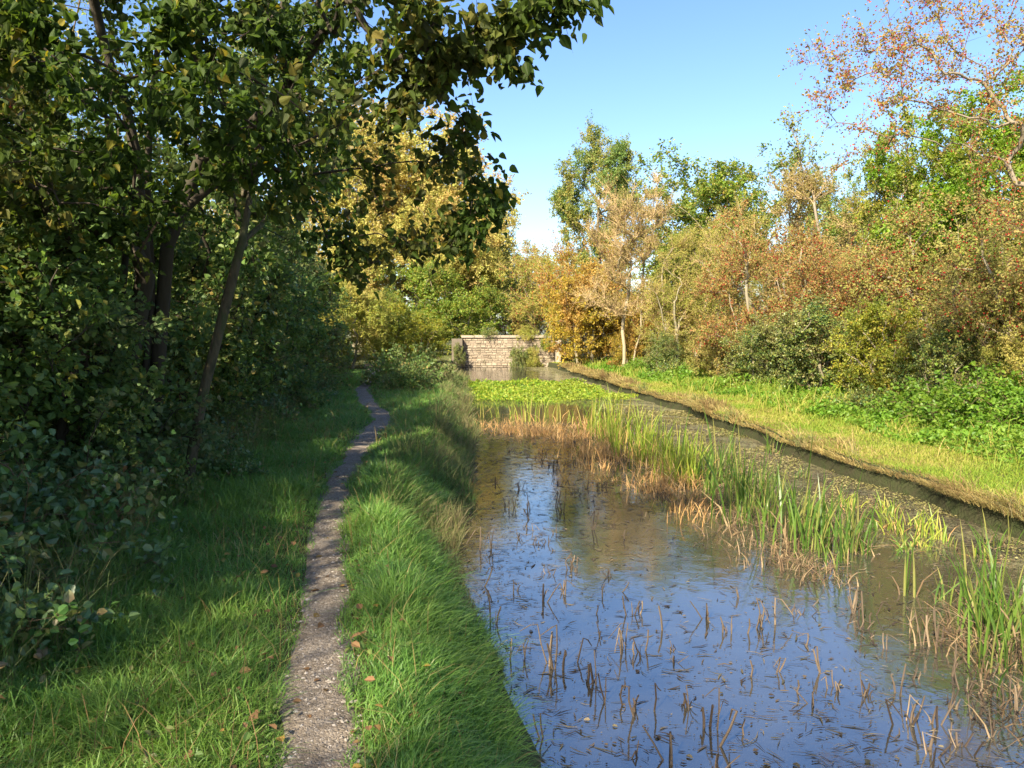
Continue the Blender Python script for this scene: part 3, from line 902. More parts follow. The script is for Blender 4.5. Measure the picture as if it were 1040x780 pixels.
# hawthorn whose boughs arch in from the right
r = R(400)
hb = np.array([10.2, 12.2, .1])
hst = [stem_line(r, hb, (9.6, 12.0, 3.4), 8, .05), stem_line(r, hb + [.5, .3, 0], (10.6, 12.6, 3.6), 8, .05), stem_line(r, hb + [-.4, .1, 0], (8.3, 11.7, 3.6), 9, .04)]
tips = [(826, 88, 11.5), (838, 96, 11.5), (860, 90, 11.4), (850, 78, 11.4), (880, 75, 11.4), (884, 133, 11.5), (876, 120, 11.6), (898, 112, 11.5), (905, 80, 11.5), (853, 38, 11.8), (870, 40, 11.8), (890, 45, 11.8), (905, 30, 11.6), (900, 8, 11.6), (920, 50, 11.4), (925, 25, 11.8), (945, 20, 11.6), (935, 75, 11.6), (915, 100, 11.6), (950, 60, 11.4), (960, 40, 11.9), (970, 10, 11.5), (985, 30, 11.2), (975, 65, 11.7), (1000, 15, 11.8), (1010, 45, 11.5), (1025, 20, 11.6), (1030, 60, 11.8), (1040, 35, 11.5), (945, -15, 11.6), (985, -20, 11.9), (1025, -25, 11.5), (1060, 0, 11.6), (1000, 85, 11.6), (960, 95, 12), (1020, 110, 11.6), (985, 120, 11.5), (940, 110, 11.8), (1010, 130, 11.6), (1035, 150, 11.7), (1000, 165, 11.9), (1030, 190, 11.6), (985, 150, 12.2), (1040, 120, 11.4), (1015, 215, 11.9), (1040, 235, 11.7), (990, 190, 12.2)]
tg = np.array([at(*t) for t in tips])
ex = np.concatenate([tg + r.normal(0, .2, tg.shape), tg + r.normal(0, .28, tg.shape), tg + r.normal(0, .35, tg.shape), crown_points(r, 90, (10.4, 12.3, 6.2), (1.9, 1.6, 2.2), 10), crown_points(r, 45, (10.0, 12.2, 3.4), (1.5, 1.3, 1.3), 8)])
gt, gc = build_plant(401, hst, np.concatenate([tg, ex]), 16000, .04, 9, .34, LEAF6, .5, .2, r_base=.045, r_tip=.0035, thr=.015, step=.3, berries=2600, berry_size=.013, jit=.09, twig_r=.003, w=.12, expo=1.9)
root = empty('arching_hawthorn', hb)
tag(root, 'thinly leaved hawthorn with red berries arching long boughs across the blue sky', 'hawthorn')
for nm, g, mats in (('trunk', gt, [M['bark_grey']]), ('crown', gc, [M['leaf_russet'], M['twig_brown'], M['berry']])):
    g.V = [v - hb for v in g.V]
    link(nm, g.mesh('arching_' + nm, mats, nm == 'trunk'), root)

# ------------------------------------------------------------------ beyond the wall and far left
FL = 'trees beyond the towpath hedge'
right_tree('round1', 'autumn_tree', 428, 64, 88, 'leaf_yellow', 'big yellow and orange autumn tree behind the dark overhanging leaves', group=FL, wide=1.15, rz=.3)
right_tree('round2', 'autumn_tree', 365, 60, 110, 'leaf_yellow', 'second yellow autumn tree, mostly hidden behind the overhanging leaves', group=FL, wide=1.0, rz=3.3)
right_tree('round0', 'autumn_tree', 470, 58, 168, 'leaf_yellow', 'smaller pale yellow autumn tree between the big one and the sky notch', group=FL, wide=1.05, rz=5.)
right_tree('ash1', 'loose_tree', 486, 72, 172, 'leaf_yelgreen', 'yellowish green tree closing the gap right of the big autumn tree', group=FL, wide=.75, rz=1.)
right_tree('round0', 'low_tree', 500, 78, 232, 'leaf_olive', 'low pale olive tree far behind the stone wall', group=FL, wide=.95, rz=2.)
right_tree('round2', 'low_tree', 533, 84, 248, 'leaf_tan', 'low tan tree in the notch of the skyline above the stone wall', group=FL, wide=1.0, rz=4.)
right_tree('shrub0', 'green_bush', 428, 53, 268, 'leaf_green', 'feathery green bush left of the stone wall', 'bush', 'bushes beside the wall', 1.05, .8, parts=('stem', 'foliage'))
right_tree('shrub2', 'green_bush', 480, 53, 285, 'leaf_green', 'green bush leaning over the top of the stone wall', 'bush', 'bushes beside the wall', 1.1, 2.8, parts=('stem', 'foliage'))
right_tree('shrub1', 'yellow_bush', 422, 44, 316, 'leaf_yelgreen', 'low yellow bush at the water edge below the feathery green bush', 'bush', 'bushes beside the wall', 1.5, 3.8, parts=('stem', 'foliage'))
right_tree('shrub0', 'wall_bush', 541, 49.3, 353, 'leaf_olive', 'small straw coloured bush growing against right half of the stone wall', 'bush', 'bushes beside the wall', .85, 1.8, parts=('stem', 'foliage'))
right_tree('shrub2', 'wall_bush', 526, 49.2, 349, 'leaf_ivy', 'small dark green bush at the foot of the stone wall', 'bush', 'bushes beside the wall', .7, .8, parts=('stem', 'foliage'))
right_tree('shrub1', 'wall_bush', 466, 49.3, 347, 'leaf_ivy', 'dark green bush added for the shaded recess at left end of the stone wall', 'bush', 'bushes beside the wall', .55, .3, parts=('stem', 'foliage'))  # dark bush added to stand for the shadowed recess at this end
place('bramble0', 'bank_bush', (-3.25, 24.5), 1.5, 'leaf_hedge', 'dense green bush where the path bends out of sight', 'bush', rz=1., wide=.95, bark='twig_brown', parts=('stem', 'foliage'))
place('bramble2', 'bank_bush', (-2.9, 21.6), .95, 'leaf_hedge', 'lower green bush just in front of the dense one at the path bend', 'bush', rz=2., wide=.9, bark='twig_brown', parts=('stem', 'foliage'))
# far wood that closes the horizon
BW = 'far trees closing the horizon'
for k, (x, y, h, leaf, lab) in enumerate([
        (-24, 62, 13, 'leaf_yellow', 'far yellow tree deep behind the towpath hedge'),
        (-15, 74, 12, 'leaf_olive', 'far olive tree deep behind the towpath hedge'),
        (-8, 92, 8, 'leaf_green', 'far green tree low behind the stone wall'),
        (2, 100, 9, 'leaf_olive', 'far olive tree low behind the stone wall'),
        (11, 95, 12, 'leaf_green', 'far green tree behind the tallest loose tree'),
        (19, 84, 12, 'leaf_olive', 'far olive tree behind the round dense green tree'),
        (26, 72, 11, 'leaf_olive', 'far olive tree behind the willow bushes'),
        (24, 50, 8, 'leaf_olive', 'far olive tree behind the tan and orange bush'),
        (21, 36, 7.4, 'leaf_gold', 'far golden tree behind the sparse golden green tree'),
        (24, 28, 9, 'leaf_green', 'far green tree behind the bright fresh green tree'),
        (-14, 44, 10, 'leaf_yellow', 'far yellow tree behind the middle of the towpath hedge'),
        (-21, 34, 9, 'leaf_olive', 'far olive tree seen through the towpath hedge')]):
    place('round%d' % (k % 3), 'far_tree', (x, y), h, leaf, lab, 'tree', BW, rz=k * 1.1)

FU = 'far bushes closing the horizon'
for k, (x, y, h, leaf, lab) in enumerate([
        (-33, 66, 6, 'leaf_olive', 'far bush at the outer end of the bush row behind the towpath hedge'), (-26, 52, 6, 'leaf_yelgreen', 'far yellow green bush behind the towpath hedge'),
        (-17, 56, 5.5, 'leaf_gold', 'far golden bush behind the towpath hedge'), (-11, 62, 5, 'leaf_olive', 'far olive bush under the big yellow autumn tree'),
        (-5, 72, 5, 'leaf_yelgreen', 'far yellow green bush behind left end of the stone wall'), (0, 66, 4.5, 'leaf_tan', 'far tan bush behind the middle of the stone wall'),
        (5, 70, 5.5, 'leaf_gold', 'far golden bush behind right end of the stone wall'), (10, 64, 6, 'leaf_olive', 'far olive bush below the tallest loose tree'),
        (13, 52, 6, 'leaf_tan', 'far tan bush below the round dense green tree'), (17, 48, 5.5, 'leaf_olive', 'far olive bush behind the willow bushes'),
        (18, 40, 5.8, 'leaf_gold', 'far golden bush behind the thin wispy tree'), (18.5, 32, 5.8, 'leaf_olive', 'far olive bush behind the golden green tree'),
        (18, 25, 5.6, 'leaf_green', 'far green bush behind the bright green tree'), (24, 62, 6, 'leaf_tan', 'far tan bush deep behind the thin wispy tree'),
        (10, 40, 4.4, 'leaf_olive', 'olive bush behind the pale bare tree'), (-11, 38, 5, 'leaf_olive', 'olive bush behind the end of the towpath hedge'),
        (7.5, 46, 5.0, 'leaf_gold', 'golden bush behind the ochre bush')]):
    place('haw%d' % (k % 3), 'far_bush', (x, y), h, leaf, lab, 'bush', FU, rz=k * 1.3, wide=1.25, parts=('stem', 'foliage'))

# ------------------------------------------------------------------ stone wall across the canal
root = empty('stone_wall', (-.55, 50, WATER_Z))
tag(root, 'old pale stone wall with coping closing off the canal', 'wall', kind='thing')


def blocks(r, x0, x1, z0, z1, y, course=.2, geo=None, proud=.03):
    z = z0
    while z < z1 - .05:
        h = min(course * r.uniform(.55, 1.35), z1 - z)
        x = x0
        while x < x1 - .02:
            L = min(r.uniform(.1, .42), x1 - x)
            if x1 - x - L < .12:
                L = x1 - x
            g = .012
            d = proud * r.uniform(.1, 2.2)
            a, b, c, e = x + g, x + L - g, z + g, z + h - g
            k = .02
            V = [(a, y, c), (b, y, c), (b, y, e), (a, y, e), (a + k, y - d, c + k), (b - k, y - d, c + k), (b - k, y - d, e - k), (a + k, y - d, e - k)]
            geo.add(V, [[[4, 5, 6, 7], [0, 1, 5, 4], [1, 2, 6, 5], [2, 3, 7, 6], [3, 0, 4, 7]]])
            x += L
        z += h


def box(geo, x0, x1, y0, y1, z0, z1, m=0):
    V = [(x, y, z) for z in (z0, z1) for x, y in ((x0, y0), (x1, y0), (x1, y1), (x0, y1))]
    geo.add(V, [[[0, 1, 5, 4], [1, 2, 6, 5], [2, 3, 7, 6], [3, 0, 4, 7], [4, 5, 6, 7], [3, 2, 1, 0]]], m)


r = R(500)
g = Geo(); box(g, -2.6, 3.3, .0, .55, -.6, 1.86); link('wall_core', g.mesh('wall_core', [M['mortar']]), root)
g = Geo(); blocks(r, -2.6, 3.3, -.3, 1.86, 0, .14, g); link('stone_face', g.mesh('stone_face', [M['stone']]), root)
g = Geo()
x = -2.72
while x < 3.35:
    L = min(r.uniform(.55, .95), 3.42 - x)
    box(g, x + .008, x + L - .008, -.1, .65, 1.863, 2.02 + r.uniform(-.012, .012)); x += L
link('coping', g.mesh('coping', [M['coping']]), root)
g = Geo(); box(g, 3.32, 3.62, -1.6, .4, -.6, 1.72); link('wing_wall', g.mesh('wing_wall', [M['coping']]), root)
g = Geo(); box(g, -3.3, -2.62, -.55, .3, -.6, 1.8); link('recess_shade', g.mesh('recess_shade', [M['mortar']]), root)  # dark block added where the wall end is a shadowed recess

for k, (x, z, h, leaf, lab) in enumerate([(-1.5, 1.42, .75, 'leaf_ivy', 'ivy tuft hanging over the coping near the left end of the stone wall'), (.9, 1.3, .95, 'leaf_olive', 'straw and green growth hanging over the coping right of the wall middle'), (2.5, .6, 1.2, 'leaf_yelgreen', 'yellow green growth on the right end of the stone wall')]):
    place('bramble%d' % k, 'wall_plant', (x, 50.05, z), h, leaf, lab, 'plant', 'plants growing on the stone wall', rz=k * 2., wide=.8, bark='twig_brown', parts=('stem', 'foliage'))

# ------------------------------------------------------------------ left: towpath hedge and near trees
# big tree whose leaves overhang the picture
r = R(600)
b0 = np.array([-3.75, 7.3, .25])
T1 = at(140, 165, 7.0)
stems = [np.array([b0, b0 + [.05, 0, .7], at(148, 280, 7.1), at(142, 215, 7.0), T1, at(128, 110, 6.8), at(108, 55, 6.7), at(95, 0, 6.5), at(80, -90, 6.4)]),
         np.array([b0 + [.12, .1, 0], at(155, 300, 7.3), at(150, 200, 7.2), at(152, 120, 7.1), at(160, 50, 7.0), at(170, -20, 6.9), at(190, -120, 6.8)]),
         np.array([b0 + [-.15, .1, 0], at(128, 250, 7.3), at(110, 120, 7.0), at(70, 85, 6.6), at(25, 45, 6.2), at(-40, -10, 6.0)]),
         np.array([b0 + [.2, .2, 0], at(170, 250, 7.3), at(205, 160, 7.2), at(235, 150, 7.0), at(290, 90, 6.5), at(330, 30, 5.8), at(400, -20, 5.2)])]
tips = [(588, 2, 4.6), (565, 4, 4.6), (545, 18, 4.7), (525, 62, 4.8), (512, 40, 4.8), (500, 50, 4.8), (520, 20, 4.7), (485, 20, 4.7), (470, 45, 4.9), (488, 55, 4.9), (455, 60, 5), (440, 75, 5), (430, 50, 4.9), (415, 100, 5.1), (425, 90, 5.1), (405, 115, 5.2), (400, 60, 5), (450, 20, 4.6), (420, 10, 4.6), (478, 132, 5.4), (470, 145, 5.4), (460, 160, 5.5), (440, 165, 5.5), (505, 205, 5.6), (492, 212, 5.6), (478, 222, 5.6), (465, 238, 5.7), (440, 245, 5.8), (415, 252, 5.9), (385, 265, 6), (360, 240, 6), (350, 275, 6.1), (375, 170, 5.7), (392, 130, 5.4), (335, 250, 6.2), (385, 205, 5.9)]
tg1 = np.array([at(*t) for t in tips])
m = 360
pp = np.stack([r.uniform(-140, 400, m), r.uniform(-260, 215, m), r.uniform(4.3, 8.2, m)], 1)
pp = pp[(pp[:, 0] - 365 < -(pp[:, 1] - 110) * .55)]
tg2 = np.array([at(*p) for p in pp])
tg2 = tg2[(tg2[:, 2] > 2.2) & (tg2[:, 2] < 5.9)]
tg3 = np.array([at(px, py, Y) for px, py, Y in zip(r.uniform(-100, 185, 26), r.uniform(190, 320, 26), r.uniform(5.2, 6.8, 26))])
gt, gc = build_plant(601, stems, np.concatenate([tg1, tg2, tg3]), 32000, .062, 7, .28, LEAF10, 1.2, .35, r_base=.085, r_tip=.005, thr=.02, step=.25, w=.25, jit=.08, twig_r=.0028, up_twig=.05)
# extra leaves in the overhanging sprays
k = r.integers(0, len(tg1), 480)
P = tg1[k] + r.normal(0, .07, (480, 3))
leaf_geo(gc, r, P, r.normal(size=(480, 3)) * .8 + [0.3, 0, -.4], .078 * r.uniform(.5, 1.25, 480), LEAF10, 1.0, 0)
root = empty('overhanging_tree', b0)
tag(root, 'dark leafy multi stemmed tree on the left hanging its broad leaves over the towpath', 'tree')
for nm, g, mats in (('trunk', gt, [M['bark_dark']]), ('crown', gc, [M['leaf_canopy'], M['twig_dark'], M['berry']])):
    g.V = [v - b0 for v in g.V]
    link(nm, g.mesh('overhanging_' + nm, mats, nm == 'trunk'), root)

# leaning tree in the hedge
r = R(610)
b0 = at(192, 440, 7.2) - np.array([.10, 0, .85])
stems = [np.array([b0, at(205, 405, 7.2), at(219, 350, 7.2), at(233, 295, 7.2), at(246, 245, 7.2), at(253, 205, 7.2), at(256, 165, 7.2), at(262, 120, 7.2), at(275, 70, 7.1)])]
m = 130
tg = np.array([at(px, py, Y) for px, py, Y in zip(r.uniform(215, 350, m), r.uniform(-10, 250, m), r.uniform(7.6, 10.5, m))])
tg = tg[tg[:, 2] < 5.2]
gt, gc = build_plant(611, stems, tg, 7000, .07, 5, .36, LEAF6, 1.0, .3, r_base=.05, r_tip=.004, thr=.02, step=.3, jit=.07, twig_r=.003, up_twig=.1)
root = empty('leaning_tree', b0)
tag(root, 'slim tree with one bare leaning trunk rising out of the towpath hedge', 'tree')
for nm, g, mats in (('trunk', gt, [M['bark_lean']]), ('crown', gc, [M['leaf_hedge'], M['twig_dark'], M['berry']])):
    g.V = [v - b0 for v in g.V]
    link(nm, g.mesh('leaning_' + nm, mats, nm == 'trunk'), root)

HG = 'shrubs of the towpath hedge'
hedge = [  # x offset from the verge line, Y, height, kind, leaf, label
    (1.5, 3.4, 2.7, 0, 'leaf_under', 'dark hedge shrub nearest the camera beside the towpath'),
    (1.0, 6.0, 2.5, 1, 'leaf_under', 'dark hedge shrub in front of the multi stemmed tree'),
    (1.0, 6.75, 3.0, 0, 'leaf_under', 'dark hedge shrub hiding the foot of the multi stemmed tree'),
    (1.5, 7.9, 2.4, 2, 'leaf_under', 'dark hedge shrub between multi stemmed tree and leaning trunk'),
    (1.6, 9.6, 3.7, 0, 'leaf_hedge', 'hedge shrub just behind the leaning trunk'),
    (1.3, 12.2, 3.6, 1, 'leaf_hedge', 'hedge shrub right of the leaning trunk'),
    (1.3, 14.6, 3.8, 2, 'leaf_under', 'hedge shrub with darker leaves midway along the verge'),
    (1.3, 17.2, 3.8, 0, 'leaf_hedge', 'hedge shrub two thirds along the grass verge'),
    (1.3, 20.2, 3.9, 1, 'leaf_hedge', 'hedge shrub where the verge begins to narrow'),
    (1.2, 23.6, 4.1, 2, 'leaf_hedge', 'hedge shrub beside the far bend of the path'),
    (1.1, 27.5, 4.0, 0, 'leaf_olive', 'paler hedge shrub behind the far bend of the path'),
    (.6, 32, 3.4, 1, 'leaf_olive', 'last paler hedge shrub closing off the verge')]
for dx, Y, h, k, leaf, lab in hedge:
    place('shrub%d' % k, 'hedge_shrub', (float(xh(np.float64(Y))) - dx, Y), h, leaf, lab, 'shrub', HG, rz=Y * .7, wide=1.05, bark='bark_dark', twig='twig_dark', parts=('stem', 'foliage'))
HB = 'taller shrubs behind the towpath hedge'
for k, (x, Y, h, leaf, lab) in enumerate([
        (-6.4, 5.2, 4.2, 'leaf_hedge', 'taller shrub behind the multi stemmed tree'),
        (-6.8, 8.8, 4.4, 'leaf_hedge', 'taller shrub behind the leaning trunk, left side'),
        (-7.4, 12.5, 4.0, 'leaf_yelgreen', 'taller sunlit shrub behind the leaning trunk'),
        (-8.2, 17, 4.0, 'leaf_hedge', 'taller shrub behind the middle of the hedge'),
        (-9.4, 22.5, 4.2, 'leaf_yelgreen', 'taller yellowish shrub behind far half of the hedge'),
        (-10.5, 28, 4.8, 'leaf_yellow', 'taller yellow shrub behind the far end of the hedge'),
        (-5.6, 2.0, 4.2, 'leaf_hedge', 'taller shrub beside the camera on the hedge side')]):
    place('haw%d' % (k % 3), 'tall_shrub', (x, Y), h, leaf, lab, 'shrub', HB, rz=k * 1.7, wide=1.0, bark='bark_dark', twig='twig_dark', parts=('stem', 'foliage'))
BR = 'brambles along the towpath hedge'
for k, (dx, Y, h, w, leaf, lab) in enumerate([
        (.55, 3.3, .85, 1.0, 'leaf_bramble', 'blue green bramble mound nearest the camera'),
        (.7, 4.6, 1.0, 1.0, 'leaf_bramble', 'second bramble mound from the camera, blue green'),
        (.75, 6.0, 1.05, 1.0, 'leaf_bramble', 'third bramble mound from the camera'),
        (.7, 7.5, .95, 1.0, 'leaf_under', 'bramble mound left of the leaning trunk'),
        (.6, 9.0, .8, 1.0, 'leaf_bramble', 'bramble mound behind the foot of the leaning trunk'),
        (.12, 6.75, .75, .75, 'leaf_hedge', 'small bramble mound in front of the foot of the leaning trunk'),
        (-.1, 8.0, .6, .9, 'leaf_bramble', 'low bramble mound just right of the foot of the leaning trunk'),
        (.6, 10.8, .85, 1.0, 'leaf_hedge', 'bramble mound right of the leaning trunk'),
        (.5, 12.8, .8, 1.1, 'leaf_bramble', 'low bramble mound midway along the verge'),
        (.5, 15.2, .9, 1.1, 'leaf_hedge', 'low greenish bramble mound past the middle of the verge'),
        (.5, 18, .9, 1.2, 'leaf_bramble', 'low bramble mound before the far bend'),
        (.5, 21.3, .9, 1.3, 'leaf_hedge', 'furthest bramble mound by the narrowing verge')]):
    place('bramble%d' % (k % 3), 'bramble', (float(xh(np.float64(Y))) - dx, Y), h, leaf, lab, 'bramble', BR, rz=k * 2.1, wide=w, bark='twig_brown', parts=('stem', 'foliage'))
for k, (x, y, h, leaf, lab) in enumerate([
        (-10.5, 11.5, 10.0, 'leaf_yelgreen', 'sunlit yellow green tree glimpsed through the multi stemmed tree'),
        (-12.5, 16.5, 10.0, 'leaf_yellow', 'sunlit yellow tree glimpsed through the leaning tree'),
        (-12, 6.5, 10.0, 'leaf_green', 'green tree glimpsed through the far left boughs'),
        (-7.8, 10.5, 8.5, 'leaf_hedge', 'green tree close behind the hedge, seen through the multi stemmed tree'),
        (-8.0, 7.0, 8.0, 'leaf_green', 'green tree close behind the hedge at the far left'),
        (-8.9, 18.5, 8.8, 'leaf_green', 'green tree close behind the middle of the hedge'),
        (-14, 24, 8.5, 'leaf_yelgreen', 'yellow green tree behind the far half of the hedge')]):
    place('open%d' % (k % 2) if x > -9 else 'round%d' % (k % 3), 'field_tree', (x, y), h, leaf, lab, 'tree', 'trees in the field behind the hedge', rz=k * 2.3, wide=1.05)
for k, (x, Y, h, leaf, lab) in enumerate([
        (-8.0, 37, 4.0, 'leaf_olive', 'olive shrub closing the end of the path'), (-9.8, 35, 4.2, 'leaf_hedge', 'green shrub closing the end of the path'),
        (-6.6, 40, 3.6, 'leaf_yelgreen', 'yellow green shrub past the end of the path')]):
    place('shrub%d' % k, 'end_shrub', (x, Y), h, leaf, lab, 'shrub', HG, rz=k * 1.7, wide=1.1, parts=('stem', 'foliage'))
# trees along the towpath behind the viewpoint: they shade the foreground
BT = 'towpath trees behind the viewpoint'
for k, (x, y, h, lab) in enumerate([
        (-4.6, -1.0, 7.6, 'towpath tree just behind the viewpoint'),
        (-4.9, -5.0, 8.0, 'second towpath tree behind the viewpoint'),
        (-4.6, -8.6, 10.0, 'third towpath tree behind the viewpoint'),
        (-4.8, -14, 7.6, 'fourth towpath tree behind the viewpoint'),
        (-8.8, 1.5, 7.4, 'towpath tree left of the viewpoint, behind the hedge')]):
    place('open%d' % (k % 2), 'towpath_tree', (x, y), h, 'leaf_hedge', lab, 'tree', BT, rz=k * 1.3, wide=.95, bark='bark_dark', twig='twig_dark')


# ------------------------------------------------------------------ grasses
def blade_geo(geo, r, P, h, w, lean, bend=.7, m=0, seg=2):
    """curved blades: lean (N,2) horizontal tip offset as share of height"""
    n = len(P)
    h = np.broadcast_to(h, (n,)); w = np.broadcast_to(w, (n,))
    a = r.uniform(0, 6.28, n)
    side = np.stack([np.cos(a), np.sin(a), np.zeros(n)], 1)
    L3 = np.concatenate([lean, np.zeros((n, 1))], 1)
    us = [0, .4, .75] if seg == 2 else [0, .55]
    rows = []
    ln = np.linalg.norm(lean, axis=1)
    for u in us:
        c = P + L3 * (h * u ** 1.8)[:, None] + np.array([0, 0, 1.]) * (h * (u - .28 * np.minimum(ln, 1.6) * u ** 2.4))[:, None]
        ww = (w * (1 - .45 * u))[:, None] * .5
        rows += [c - side * ww, c + side * ww]
    tip = P + L3 * h[:, None] + np.array([0, 0, 1.]) * (h * (1 - .28 * np.minimum(ln, 1.6) * 1.25))[:, None]
    V = np.stack(rows + [tip], 1)
    k = V.shape[1]
    off = (np.arange(n) * k)[:, None, None]
    q = np.array([[0, 1, 3, 2]] + ([[2, 3, 5, 4]] if seg == 2 else []))
    t = np.array([[k - 3, k - 2, k - 1]])
    geo.add(V.reshape(-1, 3), [(q[None] + off).reshape(-1, 4), (t[None] + off).reshape(-1, 3)], m)


def scatter(r, n, y0, y1, power, xfun):
    Y = y0 + (y1 - y0) * r.random(n) ** power
    X = xfun(Y, r.random(n))
    return X, Y


def lean_field(X, Y, r, amp=.5, jitter=.45):
    a = 3.0 * noise2(X, Y, 1.3, 1) + 1.4
    m_ = amp * (.6 + .6 * noise2(X, Y, .9, 2))
    a = a + 1.6 * noise2(X, Y, 6.5, 4)
    return np.stack([np.cos(a) * m_, np.sin(a) * m_], 1) + r.normal(0, jitter, (len(X), 2))


r = R(700)
# verge left of the path
g = Geo()
X, Y = scatter(r, 105000, 1.2, 34, 2.6, lambda Y, u: (xh(Y) - .5) + u * (path_c(Y) - path_w(Y) * .5 + .05 + .05 * noise2(Y, Y * 0, 5, 1) - (xh(Y) - .5)))
nearp = sstep(-.03, .24, (path_c(Y) - path_w(Y) * .5) - X + .05 * noise2(X, Y, 7, 2))
tall = .62 + .5 * noise2(X, Y, 1.6, 3) + .35 * noise2(X, Y, 5.0, 2) + .75 * sstep(.5, -.1, X - xh(Y))
h = np.clip((.07 + .16 * tall * r.uniform(.55, 1.25, len(X))) * (.35 + .65 * nearp), .03, .5) * np.interp(Y, [0, 10, 30], [1, 1, 1.1])
w = np.interp(Y, [0, 4, 10, 20, 34], [.004, .0055, .009, .015, .022]) * r.uniform(.7, 1.3, len(X))
blade_geo(g, r, np.stack([X, Y, gz(X, Y) - .005], 1), h, w, lean_field(X, Y, r, .6, .62))
# strip between path and water
X, Y = scatter(r, 75000, 1.2, 34, 2.3, lambda Y, u: (path_c(Y) + path_w(Y) * .5 - .05 + .05 * noise2(Y, Y * 0, 5.5, 3)) + u ** .9 * (xl(Y) + .02 - (path_c(Y) + path_w(Y) * .5)))
nearp = sstep(.0, .22, X - (path_c(Y) + path_w(Y) * .5))
edge = sstep(.7, .0, xl(Y) - X)
h = np.clip((.08 + .15 * (.7 + .4 * noise2(X, Y, 1.8, 2) + .35 * noise2(X, Y, 5.2, 1)) * r.uniform(.55, 1.3, len(X)) + .04 * edge) * (.4 + .6 * nearp), .03, .5)
w = np.interp(Y, [0, 4, 10, 20, 34], [.004, .0055, .009, .015, .022]) * r.uniform(.7, 1.3, len(X))
ln = lean_field(X, Y, r, .5, .62); ln[:, 0] += .15 * edge
blade_geo(g, r, np.stack([X, Y, gz(X, Y) - .005], 1), h, w, ln)

# dry bents among the verge grass
X, Y = scatter(r, 5200, 1.4, 30, 2.0, lambda Y, u: (xh(Y) - .2) + u * (xl(Y) - xh(Y) + .1))
k = np.abs(X - path_c(Y)) > path_w(Y) * .55
X, Y = X[k], Y[k]
blade_geo(g, r, np.stack([X, Y, gz(X, Y)], 1), .10 + .26 * r.random(len(X)) ** 1.6, np.interp(Y, [0, 4, 10, 30], [.003, .004, .007, .016]), r.normal(0, .55, (len(X), 2)), m=1)
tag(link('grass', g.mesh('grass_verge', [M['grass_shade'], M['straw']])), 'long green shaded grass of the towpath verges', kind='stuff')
# broad-leaved weeds in the verges
g = Geo()
n = 9000
X, Y = scatter(r, n, 1.4, 24, 2.0, lambda Y, u: (xh(Y) - .1) + u * (xl(Y) - xh(Y)))
k = (np.abs(X - path_c(Y)) > path_w(Y) * .5) & (noise2(X, Y, 3.3, 1) + .5 * noise2(X, Y, 8.0, 3) > .42)
X, Y = X[k], Y[k]; n = len(X)
P = np.stack([X, Y, gz(X, Y) + .02 + .09 * r.random(n)], 1)
leaf_geo(g, r, P, r.normal(size=(n, 3)) + [0, 0, .2], np.interp(Y, [2, 8, 24], [.028, .045, .085]) * r.uniform(.5, 1.3, n), LEAF6, 1.5)
tag(link('weeds', g.mesh('verge_weeds', [M['leaf_hedge']])), 'broad leaved weeds among the verge grass', kind='stuff')
# sedges and dead stems along the towpath edge of the water
g = Geo()
X, Y = scatter(r, 30000, 4.6, 34, 1.5, lambda Y, u: xl(Y) + (u - .70) * (.75 + .3 * noise2(Y, Y * 0, 1.4, 1)) * np.interp(Y, [5, 9], [.6, 1.15]))
h = (.14 + .42 * r.random(len(X)) ** 1.8) * (.7 + .5 * noise2(X, Y, 1.2, 2) + .3 * noise2(X, Y, 4, 1)) * np.interp(Y, [5, 7, 9], [.5, .85, 1.1])
w = np.interp(Y, [4, 10, 20, 34], [.005, .009, .014, .02])
blade_geo(g, r, np.stack([X, Y, np.maximum(gz(X, Y), WATER_Z) - .01], 1), np.clip(h, .06, .8), w, r.normal(0, .4, (len(X), 2)) + [.15, 0])
tag(link('sedge', g.mesh('sedge', [M['sedge']])), 'brown and green sedge along the towpath edge of the water', kind='stuff')

# far bank: short sunny grass strip and green weeds
g = Geo()
X, Y = scatter(r, 70000, 5, 49, 1.5, lambda Y, u: xr(Y) + .02 + u * 5.5)
e = X - xr(Y)
h = (.05 + .09 * r.random(len(X))) * (1 + 1.6 * sstep(1.0, 2.2, e)) * (.8 + .4 * noise2(X, Y, 1.2, 1))
w = np.interp(Y, [5, 10, 20, 49], [.007, .011, .02, .045])
blade_geo(g, r, np.stack([X, Y, gz(X, Y) - .01], 1), np.clip(h, .03, .5), w, r.normal(0, .55, (len(X), 2)), seg=1)
X, Y = scatter(r, 90000, 5, 30, 1.7, lambda Y, u: xr(Y) + u * 1.9)
h = (.035 + .07 * r.random(len(X))) * (.8 + .4 * noise2(X, Y, 1.6, 1))
w = np.interp(Y, [5, 10, 20, 30], [.006, .009, .016, .024])
blade_geo(g, r, np.stack([X, Y, gz(X, Y) - .01], 1), np.clip(h, .03, .5), w, r.normal(0, .6, (len(X), 2)), seg=1)
tag(link('grass', g.mesh('grass_bank', [M['grass_sun']])), 'short sunlit yellow green grass on the far bank', kind='stuff')
